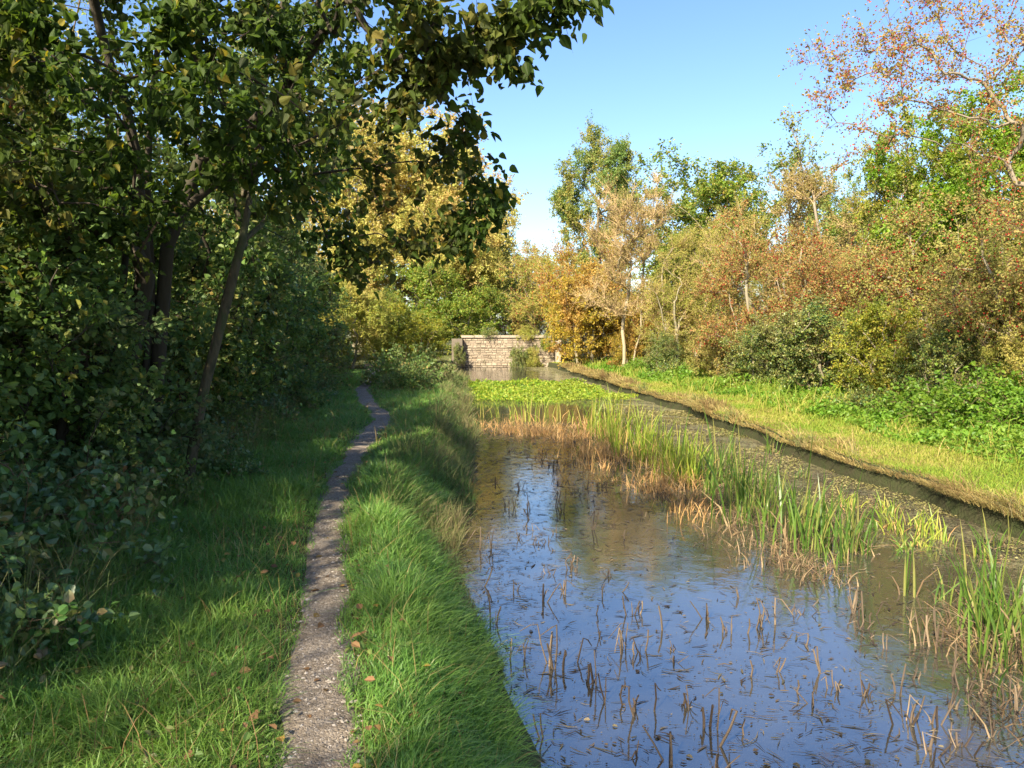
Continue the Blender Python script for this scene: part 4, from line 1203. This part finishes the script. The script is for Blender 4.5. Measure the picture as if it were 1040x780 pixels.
# straw that hangs over the far edge
g = Geo()
X, Y = scatter(r, 30000, 4.5, 44, 1.7, lambda Y, u: xr(Y) - .07 + u ** 2.0 * .7)
dens = (noise2(X, Y, .9, 4) > -.35) | (Y > 26) | (X < xr(Y) + .1)
X, Y = X[dens], Y[dens]
h = (.05 + .17 * r.random(len(X)) ** 1.6) * (.45 + 1.3 * np.clip(noise2(X, Y, 1.5, 3), 0, 1) + .5 * sstep(24, 30, Y))
w = np.interp(Y, [5, 10, 20, 44], [.006, .009, .016, .035])
P = np.stack([X, Y, np.where(X < xr(Y), -.19 - .06 * r.random(len(X)), gz(X, Y) - .01)], 1)
blade_geo(g, r, P, np.clip(h, .05, .6), w, np.stack([-.9 * (X < xr(Y) + .15) - .2 + r.normal(0, .5, len(X)), r.normal(0, .5, len(X))], 1), seg=2)
n = 48
Yc = 5 + 36 * r.random(n) ** 1.4
for yc in Yc:
    m_ = int(r.integers(14, 46))
    x0 = xr(yc) + r.normal(.04, .10)
    sc_ = np.interp(yc, [5, 40], [1, 1.6])
    P = np.stack([x0 + r.normal(0, .07, m_) * sc_, yc + r.normal(0, .10, m_) * sc_, np.zeros(m_)], 1)
    P[:, 2] = np.where(P[:, 0] < xr(P[:, 1]), -.21, gz(P[:, 0], P[:, 1])) - .01
    blade_geo(g, r, P, r.uniform(.18, .5) * r.uniform(.4, 1.1, m_), np.interp(yc, [5, 10, 20, 44], [.006, .009, .016, .035]), r.normal(0, .5, (m_, 2)) + [-.35, 0], seg=2, m=int(r.integers(0, 2)))
tag(link('dead_grass', g.mesh('dead_grass', [M['straw'], M['sedge']])), 'straw coloured dead grass hanging over the far edge of the canal', kind='stuff')
# weeds: leafy ground cover before the far hedge
g = Geo()
n = 52000
X, Y = scatter(r, n, 7, 47, 1.35, lambda Y, u: xr(Y) + np.interp(Y, [7, 12, 20, 34, 47], [1.35, 1.5, 1.6, 1.2, .8]) + u ** 1.1 * 3.3)
hh = np.clip(.15 + .2 * noise2(X, Y, 1.3, 1) + .2 * noise2(X, Y, 3.2, 2), .02, .8) * sstep(-.1, .8, X - xr(Y) - 1.2)
P = np.stack([X, Y, gz(X, Y) + hh * r.random(n) ** .5], 1)
leaf_geo(g, r, P, r.normal(size=(n, 3)) + [0, 0, .1], np.interp(Y, [7, 15, 30, 47], [.06, .08, .12, .17]) * r.uniform(.6, 1.3, n), LEAF4, 1.0)
n = 9000
X, Y = scatter(r, n, 7, 47, 1.35, lambda Y, u: xr(Y) + 1.0 + u * 3.6)
k = noise2(X, Y, 2.1, 4) > .25
X, Y = X[k], Y[k]
blade_geo(g, r, np.stack([X, Y, gz(X, Y)], 1), r.uniform(.25, .65, len(X)), np.interp(Y, [7, 15, 30, 47], [.009, .015, .026, .045]), r.normal(0, .45, (len(X), 2)), m=1)
tag(link('weeds', g.mesh('weeds', [M['leaf_weed'], M['grass_sun']])), 'bright green leafy weeds carpeting the ground before the far hedge', kind='stuff')
# shaded ground cover under the towpath hedge
g = Geo()
n = 26000
X, Y = scatter(r, n, 1.6, 34, 1.9, lambda Y, u: xh(Y) + .28 - u * 2.0)
hh = np.clip(.16 + .16 * noise2(X, Y, 1.7, 1), .02, .5) * sstep(-.3, .5, xh(Y) - X)
P = np.stack([X, Y, gz(X, Y) + hh * r.random(n) ** .6 + .01], 1)
leaf_geo(g, r, P, r.normal(size=(n, 3)) + [.3, -.3, .1], np.interp(Y, [2, 8, 20, 34], [.045, .055, .08, .11]) * r.uniform(.5, 1.3, n), LEAF6, 1.0)
tag(link('undergrowth', g.mesh('undergrowth', [M['leaf_under']])), 'shaded leafy undergrowth at the foot of the towpath hedge', kind='stuff')
# straw stems standing in the hedge bottom
g = Geo()
X, Y = scatter(r, 5200, 3, 26, 1.5, lambda Y, u: xh(Y) + .2 - u * .9)
blade_geo(g, r, np.stack([X, Y, gz(X, Y)], 1), .25 + .55 * r.random(len(X)) ** 1.6, np.interp(Y, [3, 10, 26], [.004, .006, .014]), r.normal(0, .35, (len(X), 2)))
tag(link('dry_stems', g.mesh('dry_stems', [M['sedge']])), 'dry stems standing along the bottom of the towpath hedge', kind='stuff')

# fallen leaves
g = Geo()
n = 480
X, Y = scatter(r, n, 1.6, 18, 1.7, lambda Y, u: path_c(Y) + (u - .5) * 1.9)
on = np.abs(X - path_c(Y)) < path_w(Y) * .5
P = np.stack([X, Y, gz(X, Y) + np.where(on, .02, .08)], 1)
leaf_geo(g, r, P, np.concatenate([r.normal(size=(n, 2)), r.normal(0, .15, (n, 1))], 1), .045 * r.uniform(.5, 1.3, n), LEAF6, 4)
tag(link('fallen_leaves', g.mesh('fallen_leaves', [M['fallen']])), 'fallen brown leaves on the path and verge', kind='stuff')

# ------------------------------------------------------------------ canal plants
# floating bits of dead reed
g = Geo()
n = 60000
Y = 2.6 + 15.5 * r.random(n) ** 1.25
a, b = xl(Y), xr(Y)
u = r.random(n)
X = a + u * (b - a)
keep = r.random(n) < np.clip(.30 + .25 * noise2(X, Y, 1.1, 1) + .35 * sstep(2.4, .8, b - X) + .3 * sstep(.9, .1, X - a) + .25 * sstep(7, 12, Y), .06, 1)
X, Y = X[keep], Y[keep]
n = len(X)
L = .005 + .062 * r.random(n) ** 4.0
wd = (.0018 + .005 * r.random(n) ** 2) * np.interp(Y, [3, 8, 16], [1, 1.5, 2.6])
ang = r.normal(0.0, .75, n)
ax = np.stack([np.cos(ang), np.sin(ang), r.normal(0, .04, n)], 1)
sd = np.stack([-np.sin(ang), np.cos(ang), r.normal(0, .1, n)], 1)
c = np.stack([X, Y, np.full(n, WATER_Z + .004) + .004 * r.random(n)], 1)
bow = (sd * (L * r.normal(0, .2, n))[:, None])
V = np.stack([c - ax * L[:, None] - sd * wd[:, None] * .5, c + bow - sd * wd[:, None], c + ax * L[:, None] - sd * wd[:, None] * .3, c + ax * L[:, None] + sd * wd[:, None] * .3, c + bow + sd * wd[:, None], c - ax * L[:, None] + sd * wd[:, None] * .5], 1)
q = np.array([[0, 1, 4, 5], [1, 2, 3, 4]])
g.add(V.reshape(-1, 3), [(q[None] + (np.arange(n) * 6)[:, None, None]).reshape(-1, 4)])
# small floating leaves
n = 260
Y = 3 + 11 * r.random(n) ** 1.3; X = xl(Y) + r.random(n) ** 1.3 * (xr(Y) - xl(Y))
leaf_geo(g, r, np.stack([X, Y, np.full(n, WATER_Z + .006)], 1), np.concatenate([r.normal(size=(n, 2)), np.zeros((n, 1))], 1), .03 * r.uniform(.5, 1.4, n), LEAF6, 7)
tag(link('floating_litter', g.mesh('floating_litter', [M['litter']])), 'bits of dead reed and leaves floating on the canal', kind='stuff')


def stub_geo(r, h, stalks, bent=.3, spread=.05):
    """a tuft of broken dead reed stalks; base at z=0"""
    g = Geo()
    for k in range(stalks):
        b = np.append(r.normal(0, spread, 2), -.08)
        hh = h * (1 if k == 0 else r.uniform(.35, 1.0))
        d = np.append(r.normal(0, .16, 2), 1.0)
        rad = r.uniform(.004, .0085)
        pts = [b, b + d * (hh * .5 + .08), b + d * (hh + .08)]
        rr = [rad * 1.15, rad, rad * .85]
        if r.random() < bent:
            a = r.uniform(0, 6.28)
            t = pts[-1]
            f = r.uniform(.3, .9) * hh
            pts += [t + np.array([math.cos(a) * f * .3, math.sin(a) * f * .3, -.02]), t + np.array([math.cos(a) * f * .8, math.sin(a) * f * .8, -f * r.uniform(.3, .9)])]
            rr += [rad * .8, rad * .5]
        pts = np.array(pts); pts[1:, :] += r.normal(0, .006, (len(pts) - 1, 3))
        tube_geo(g, pts, rr, 5)
        # ragged sheath blade
        if r.random() < .6:
            blade_geo(g, r, b[None] + [[0, 0, .08]], hh * r.uniform(.5, 1.0), .012, r.normal(0, .35, (1, 2)))
    return g


stub_protos = []
for k in range(14):
    r = R(800 + k)
    g = stub_geo(r, .25, [1, 1, 2, 2, 3, 3, 4, 5, 6, 3, 2, 4, 7, 5][k], [.0, .9, .2, .6, .2, .5, .3, .5, .4, .9, .1, .7, .6, .2][k], [.01, .01, .02, .03, .03, .04, .05, .05, .06, .05, .02, .05, .07, .04][k])
    stub_protos.append(g.mesh('reed_stub_%d' % k, [M['stub']]))
SG = 'dead reed stubs standing in the water'
# photo px, py of the foot, height px, prototype, label
seen = [
    (565, 675, 44, 8, 'tall ragged stub tuft standing alone near the grassy bank, foot of a sprig of green'), (635, 720, 38, 12, 'bushy tangle of broken stubs in the open water before the blue gap'),
    (682, 776, 38, 4, 'thick pale stub pair at the bottom picture edge'), (717, 738, 46, 9, 'tall bent stub with hooked top in the near water'),
    (727, 757, 42, 1, 'single long bent stalk right beside the hooked stub'), (600, 692, 38, 9, 'leaning forked stub left of the bushy tangle'),
    (635, 660, 27, 5, 'small stub tuft above the bushy tangle'), (654, 665, 22, 6, 'small leaning stub tuft beside another, above the bushy tangle'),
    (642, 622, 21, 6, 'compact dark stub tuft in the middle of the open water'), (674, 640, 27, 0, 'single slender upright stub right of the compact dark tuft'),
    (882, 705, 24, 9, 'dead stalk bent into a loop near the right reeds'), (913, 706, 34, 2, 'stout dark upright stub near the loop stalk'),
    (922, 736, 30, 7, 'split stub tuft below the stout dark stub'), (966, 685, 36, 10, 'pale tan stub standing alone before the right reeds'),
    (942, 654, 40, 8, 'thick brown stub bundle at the feet of the right reeds'), (872, 622, 28, 8, 'wide stub bundle under the fallen yellow reed'),
    (845, 700, 14, 11, 'low stub bent flat on the water like a bow'), (836, 682, 26, 3, 'upright stub just behind the flat bow stub'),
    (775, 635, 30, 5, 'tall thin stub tuft in the middle of the water below the sunlit reeds'), (763, 687, 20, 0, 'short blunt stub in the clear blue patch'),
    (500, 633, 36, 2, 'long thin dark stalk close to the grassy bank'), (497, 558, 24, 5, 'brown stub tuft at the left water side'), (697, 716, 26, 9, 'hooked stub left of the tall bent one')]
plain = [(552, 610, 22, 4), (572, 602, 16, 2), (611, 606, 14, 0), (719, 630, 20, 4), (735, 642, 18, 0), (741, 643, 17, 2), (759, 643, 18, 0), (766, 638, 14, 3), (530, 670, 22, 5), (787, 682, 17, 3), (809, 702, 15, 0), (826, 717, 15, 4), (755, 747, 15, 0), (727, 780, 20, 4), (947, 735, 25, 4), (967, 720, 20, 2), (995, 730, 24, 9), (950, 770, 24, 7), (642, 770, 10, 4), (553, 750, 24, 3), (537, 518, 18, 2), (539, 528, 12, 1), (572, 520, 20, 2), (563, 514, 16, 3), (522, 516, 13, 5), (513, 515, 10, 2), (600, 538, 20, 3), (634, 548, 10, 0), (573, 569, 9, 1), (582, 581, 12, 2), (577, 579, 9, 0), (573, 604, 14, 3), (490, 596, 20, 1), (605, 623, 10, 0), (609, 646, 15, 2), (523, 600, 12, 2), (880, 632, 34, 10), (985, 700, 22, 6), (1010, 745, 30, 9), (1025, 720, 34, 8), (980, 760, 20, 7), (900, 660, 15, 3), (1000, 690, 18, 7), (930, 690, 14, 2), (470, 610, 14, 5), (462, 650, 16, 3)]
ns = 0


def stub_zone(px, py):
    if px < 515 and py > 545:
        return 'short brown broken stub close to the grassy towpath bank'
    if px > 850:
        return 'short brown broken stub among litter beside the right edge reeds'
    if py < 560:
        return 'tiny dark stub in the far narrow water below the orange dead reed band'
    if py < 650:
        return 'short brown broken stub in the middle stretch of open water'
    return 'short brown broken stub in the nearest open water'


def put_stub(px, py, hpx, k, label=None):
    global ns
    label = label or stub_zone(px, py)
    p = ground_at(px, py, WATER_Z)
    d = p[1]
    o = link('reed_stub', stub_protos[k])
    o.location = (float(p[0]), float(p[1]), WATER_Z)
    s = hpx / F * d / .25
    o.scale = (min(1.4, .45 + .55 * s),) * 2 + (s,)
    o.rotation_euler = (0, 0, float(rng.uniform(0, 6.28)))
    tag(o, label, 'reed stub', SG)
    ns += 1


for px, py, hp, k, lab in seen:
    put_stub(px, py, hp, k, lab)
for px, py, hp, k in plain:
    put_stub(px, py, hp, k)
r = R(850)
cnt = 0
cl = np.stack([r.random(34), 4.4 + 10.2 * r.random(34) ** .85], 1)
while cnt < 200:
    c = cl[int(r.integers(0, len(cl)))]
    Y = max(4.0, c[1] + r.normal(0, .32) if r.random() < .8 else 4.2 + 10.5 * r.random() ** .8)
    X = xl(Y) + (.10 + .88 * c[0]) * (xr(Y) - xl(Y)) + r.normal(0, .22)
    if X < xl(Y) + .1 or X > xr(Y) - .1:
        continue
    px = CX + X / Y * F
    py = 340 + (CAM_Z - WATER_Z) / Y * F
    if px > 1050 or (Y < 6 and 520 < px < 860 and r.random() < .75):
        continue
    put_stub(px, py, float(r.uniform(3, 9) * (1.3 - .03 * Y)) * (9 / max(Y, 6)) ** .5, int(r.integers(0, 14)))
    cnt += 1


def reed_geo(r, n, h, spread, w=.016, dead=.12, lean=.22):
    """strap-leaved reed clump, leaves rising in fans; a few dry ones hang at the foot"""
    g = Geo()
    P = np.concatenate([r.normal(0, spread, (n, 2)), np.full((n, 1), -.05)], 1)
    hh = h * (.45 + .6 * r.random(n))
    ln = P[:, :2] * .6 + r.normal(0, lean, (n, 2))
    a = r.uniform(0, 6.28)
    side_a = a + r.normal(0, .5, n)
    side = np.stack([np.cos(side_a), np.sin(side_a), np.zeros(n)], 1)
    us = [0, .2, .4, .6, .8, .93]
    rows = []
    kink = r.random(n) < .10
    for u in us + [1.0]:
        c = P + np.concatenate([ln, np.zeros((n, 1))], 1) * (hh * u ** 1.9)[:, None]
        z = hh * (u - .12 * np.linalg.norm(ln, axis=1) * u ** 3)
        z = np.where(kink & (u > .6), hh * (.6 - (u - .6) * .8), z)
        c = c + np.where(kink, np.maximum(0, u - .6) * .9, 0)[:, None] * hh[:, None] * side
        c[:, 2] += z
        ww = w * r.uniform(.9, 1.1, n) * (1 if u < .5 else max(.0, 1 - ((u - .5) / .5) ** 1.8)) * (.75 + .25 * min(1, u * 4)) * .5
        rows += [c - side * ww[:, None], c + side * ww[:, None]] if u < 1 else [c]
    V = np.stack(rows, 1)
    k = V.shape[1]
    q = np.array([[2 * i, 2 * i + 1, 2 * i + 3, 2 * i + 2] for i in range(len(us) - 1)])
    t = np.array([[k - 3, k - 2, k - 1]])
    off = (np.arange(n) * k)[:, None, None]
    g.add(V.reshape(-1, 3), [(q[None] + off).reshape(-1, 4), (t[None] + off).reshape(-1, 3)], 0)
    nd = max(3, int(n * dead * 3))
    Pd = np.concatenate([r.normal(0, spread * 1.2, (nd, 2)), np.full((nd, 1), -.02)], 1)
    blade_geo(g, r, Pd, h * r.uniform(.2, .55, nd), w * .9, r.normal(0, .9, (nd, 2)), m=1)
    return g


reed_protos = []
for k in range(8):
    r = R(900 + k)
    reed_protos.append(reed_geo(r, [5, 9, 14, 20, 26, 12, 18, 7][k], .9, [.05, .08, .12, .17, .2, .1, .15, .07][k], .019, lean=[.12, .16, .18, .2, .2, .16, .2, .2][k]).mesh('reed_clump_%d' % k, [M['reed_green'], M['dead_reed']]))
RG = 'green reed clumps along the far side of the canal'


def put_reed(px, py, hpx, k, leaf, label, wide=1.0):
    p = ground_at(px, py, WATER_Z)
    o = link('reed_clump', reed_protos[k])
    o.location = (float(p[0]), float(p[1]), WATER_Z)
    s = hpx / F * p[1] / .9
    o.scale = (wide * max(.7, s * .9),) * 2 + (s,)
    o.rotation_euler = (0, 0, float(rng.uniform(0, 6.28)))
    set_slots(o, [M[leaf], M['dead_reed' if leaf == 'reed_sun' else 'dead_shaded']])
    tag(o, label, 'reeds', RG)


for px, py, hp, k, lab in [
        (925, 606, 105, 0, 'few tall green reed blades standing alone left of the right edge clumps'),
        (960, 612, 80, 7, 'small reed clump between the lone blades and the right edge clumps'),
        (985, 615, 90, 1, 'reed clump with one leaning yellow blade near the right edge'),
        (1008, 640, 120, 2, 'tall reed clump with dry tan foot close to the right edge'),
        (1030, 650, 140, 3, 'big green reed clump cut by the right edge'),
        (1045, 690, 130, 5, 'nearest reed clump at the lower right, over tangled dead stems'),
        (855, 570, 75, 1, 'reed clump at the near end of the long reed bed'),
        (830, 562, 95, 6, 'dense reed clump second from the near end of the reed bed'),
        (800, 548, 100, 3, 'dense dark green reed clump in the middle of the reed bed'),
        (778, 535, 115, 4, 'tallest fanned reed clump of the long reed bed'),
        (752, 520, 85, 2, 'green reed clump left of the tallest fanned one'),
        (726, 500, 80, 5, 'upright reed clump where the reed bed turns from dark to sunlit')]:
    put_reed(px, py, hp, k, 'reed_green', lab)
r = R(950)
for k in range(46):
    t = r.random()
    px = 600 + 105 * t + r.normal(0, 9)
    py = 437 + 52 * t + r.normal(0, 7)
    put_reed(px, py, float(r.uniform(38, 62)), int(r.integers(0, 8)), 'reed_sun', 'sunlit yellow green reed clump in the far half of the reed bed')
for k in range(62):
    t = r.random()
    px = 700 + 168 * t + r.normal(4, 11); py = 486 + 76 * t + r.normal(-3, 11)
    put_reed(px, py, float(r.uniform(35, 75)), int(r.choice([0, 1, 7, 5])), 'reed_green', 'thin green reed clump filling the near half of the reed bed')
for k in range(30):
    t = r.random()
    px = 690 + 330 * t + r.normal(0, 12); py = 462 + 105 * t + r.normal(0, 12)
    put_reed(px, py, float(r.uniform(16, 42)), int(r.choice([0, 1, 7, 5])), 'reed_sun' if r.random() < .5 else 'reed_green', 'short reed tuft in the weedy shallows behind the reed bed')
for k in range(6):
    px = 965 + 85 * r.random(); py = 600 + 90 * r.random()
    put_reed(px, py, float(r.uniform(60, 120)), int(r.choice([1, 2, 5, 6])), 'reed_green', 'green reed clump in the crowded right edge clumps')
for px, py, hp, k in [(490, 424, 34, 0), (535, 428, 42, 1), (545, 428, 46, 0), (520, 425, 30, 7), (568, 428, 40, 0), (580, 430, 34, 7), (505, 424, 26, 1), (555, 424, 30, 1), (475, 425, 30, 1)]:
    put_reed(px, py, hp, k, 'reed_sun', 'thin yellow reed tuft in front of the green water weed')

# dead orange reed clumps: across the canal and under the green reeds
dead_protos = []
for k in range(5):
    r = R(970 + k)
    g = Geo()
    n = [26, 34, 44, 30, 20][k]
    P = np.concatenate([r.normal(0, .2, (n, 2)), np.full((n, 1), -.03)], 1)
    blade_geo(g, r, P, .5 * r.uniform(.35, 1.1, n), .017, r.normal(0, .6, (n, 2)))
    dead_protos.append(g.mesh('dead_reed_clump_%d' % k, [M['dead_reed']]))
DG = 'collapsed dead reed clumps'
r = R(980)


def put_dead(px, py, hpx, label, leaf='dead_reed'):
    p = ground_at(px, py, WATER_Z)
    o = link('dead_reed_clump', dead_protos[int(r.integers(0, 5))])
    o.location = (float(p[0]), float(p[1]), WATER_Z)
    s = hpx / F * p[1] / .42
    o.scale = (max(.6, s),) * 2 + (s,)
    o.rotation_euler = (0, 0, float(r.uniform(0, 6.28)))
    set_slots(o, [M[leaf]])
    tag(o, label, 'dead reeds', DG)


for k in range(34):
    put_dead(478 + 145 * r.random(), 438 + r.normal(0, 4), float(r.uniform(7, 15)), 'orange dead reed clump in the band across the canal')
for k in range(44):
    t = r.random()
    put_dead(600 + 110 * t + r.normal(0, 14) - 8, 452 + 62 * t + r.normal(0, 8), float(r.uniform(10, 24)), 'orange dead reed clump at the foot of the sunlit reeds')
for k in range(26):
    t = r.random()
    put_dead(715 + 160 * t + r.normal(0, 14) - 12, 515 + 75 * t + r.normal(0, 9), float(r.uniform(8, 20)), 'brown dead reed clump at the foot of the darker reeds', 'dead_shaded')
for px, py in [(990, 660), (1015, 680), (1035, 700), (1000, 640), (960, 640), (1040, 735), (1030, 668), (975, 655), (1010, 660), (1050, 720)]:
    put_dead(px, py, float(r.uniform(20, 42)), 'tangled dead reed clump under the right edge reeds', 'dead_shaded')

# floating green weed mat near the wall
g = Geo()
r = R(990)
n = 26000
Y = 22 + 15 * r.random(n) ** 1.05
u = r.random(n)
X = xl(Y) - .1 + u * (xr(Y) - xl(Y) + .2)
edge = 23.4 + 1.0 * noise2(X, X * 0, 1.2, 1)
k = (Y > edge) & (X < xr(Y) - .5 - .5 * noise2(X * 0, Y, 1.4, 2)) & (noise2(X, Y, 2.3, 3) + .5 * noise2(X, Y, 6, 1) > -.75) & (Y < 33 + 1.5 * noise2(X, X * 0, .8, 2))
X, Y = X[k], Y[k]; n = len(X)
hh = np.clip(.07 + .13 * noise2(X, Y, 1.2, 1) + .09 * noise2(X, Y, 3.1, 2), .005, .35)
P = np.stack([X, Y, WATER_Z + .01 + hh * r.random(n) ** .5], 1)
leaf_geo(g, r, P, r.normal(size=(n, 3)), np.interp(Y, [20, 38], [.075, .12]) * r.uniform(.6, 1.3, n), LEAF4, 1.6)
n = 26000
Y2 = 5 + 17 * r.random(n) ** 1.2
X2 = xr(Y2) - .05 - 2.0 * r.random(n) ** 1.3
k = noise2(X2, Y2, 1.7, 2) + .6 * noise2(X2, Y2, 5, 1) > -.05
X2, Y2 = X2[k], Y2[k]; n = len(X2)
leaf_geo(g, r, np.stack([X2, Y2, WATER_Z + .004 + .035 * r.random(n) ** 2], 1), np.concatenate([r.normal(size=(n, 2)), r.normal(0, .25, (n, 1))], 1), np.interp(Y2, [6, 12, 23], [.022, .035, .06]) * r.uniform(.5, 1.4, n), LEAF4, 3, 1)
tag(link('water_weed', g.mesh('water_weed', [M['cress'], M['mat']])), 'bright green mat of water weed floating before the stone wall', kind='stuff')

# ------------------------------------------------------------------ light, sky, camera
SUN_EL = math.radians(36)
SX, SY = -.5, -.866
d = Vector((SX * math.cos(SUN_EL), SY * math.cos(SUN_EL), math.sin(SUN_EL)))
sl = bpy.data.lights.new('sun', 'SUN')
sl.energy = 5.0
sl.angle = math.radians(.9)
sl.color = (1.0, .87, .68)
so = bpy.data.objects.new('sun', sl)
COL.objects.link(so)
so.rotation_euler = d.to_track_quat('Z', 'Y').to_euler()

sc = bpy.context.scene
w = bpy.data.worlds.new('World')
sc.world = w
w.use_nodes = True
nt = w.node_tree
nt.nodes.clear()
out = nt.nodes.new('ShaderNodeOutputWorld')
bg = nt.nodes.new('ShaderNodeBackground')
sky = nt.nodes.new('ShaderNodeTexSky')
sky.sky_type = 'NISHITA'
sky.sun_disc = False
sky.sun_elevation = SUN_EL
sky.sun_rotation = math.atan2(SX, SY)
sky.air_density = 1.0
sky.dust_density = 1.2
sky.ozone_density = 1.5
bg.inputs['Strength'].default_value = .088
hs = nt.nodes.new('ShaderNodeHueSaturation'); hs.inputs['Saturation'].default_value = 1.2; hs.inputs['Hue'].default_value = .509
nt.links.new(sky.outputs[0], hs.inputs['Color']); nt.links.new(hs.outputs[0], bg.inputs[0]); nt.links.new(bg.outputs[0], out.inputs[0])

cd = bpy.data.cameras.new('camera')
cd.sensor_width = 36
cd.lens = 36 * F / 1040
cd.clip_end = 2000
cd.clip_start = .05
co = bpy.data.objects.new('camera', cd)
COL.objects.link(co)
co.location = (0, 0, CAM_Z)
co.rotation_euler = (math.pi / 2 - PITCH, 0, 0)
sc.camera = co

sc.view_settings.view_transform = 'Standard'
sc.view_settings.look = 'None'
sc.view_settings.exposure = 1.8
sc.view_settings.gamma = 1
sc.view_settings.use_curve_mapping = False
cy = sc.cycles
cy.max_bounces = 7
cy.diffuse_bounces = 4
cy.glossy_bounces = 3
cy.transmission_bounces = 4
cy.use_denoising = True
cy.sample_clamp_indirect = 6
cy.use_adaptive_sampling = True
cy.adaptive_threshold = .02
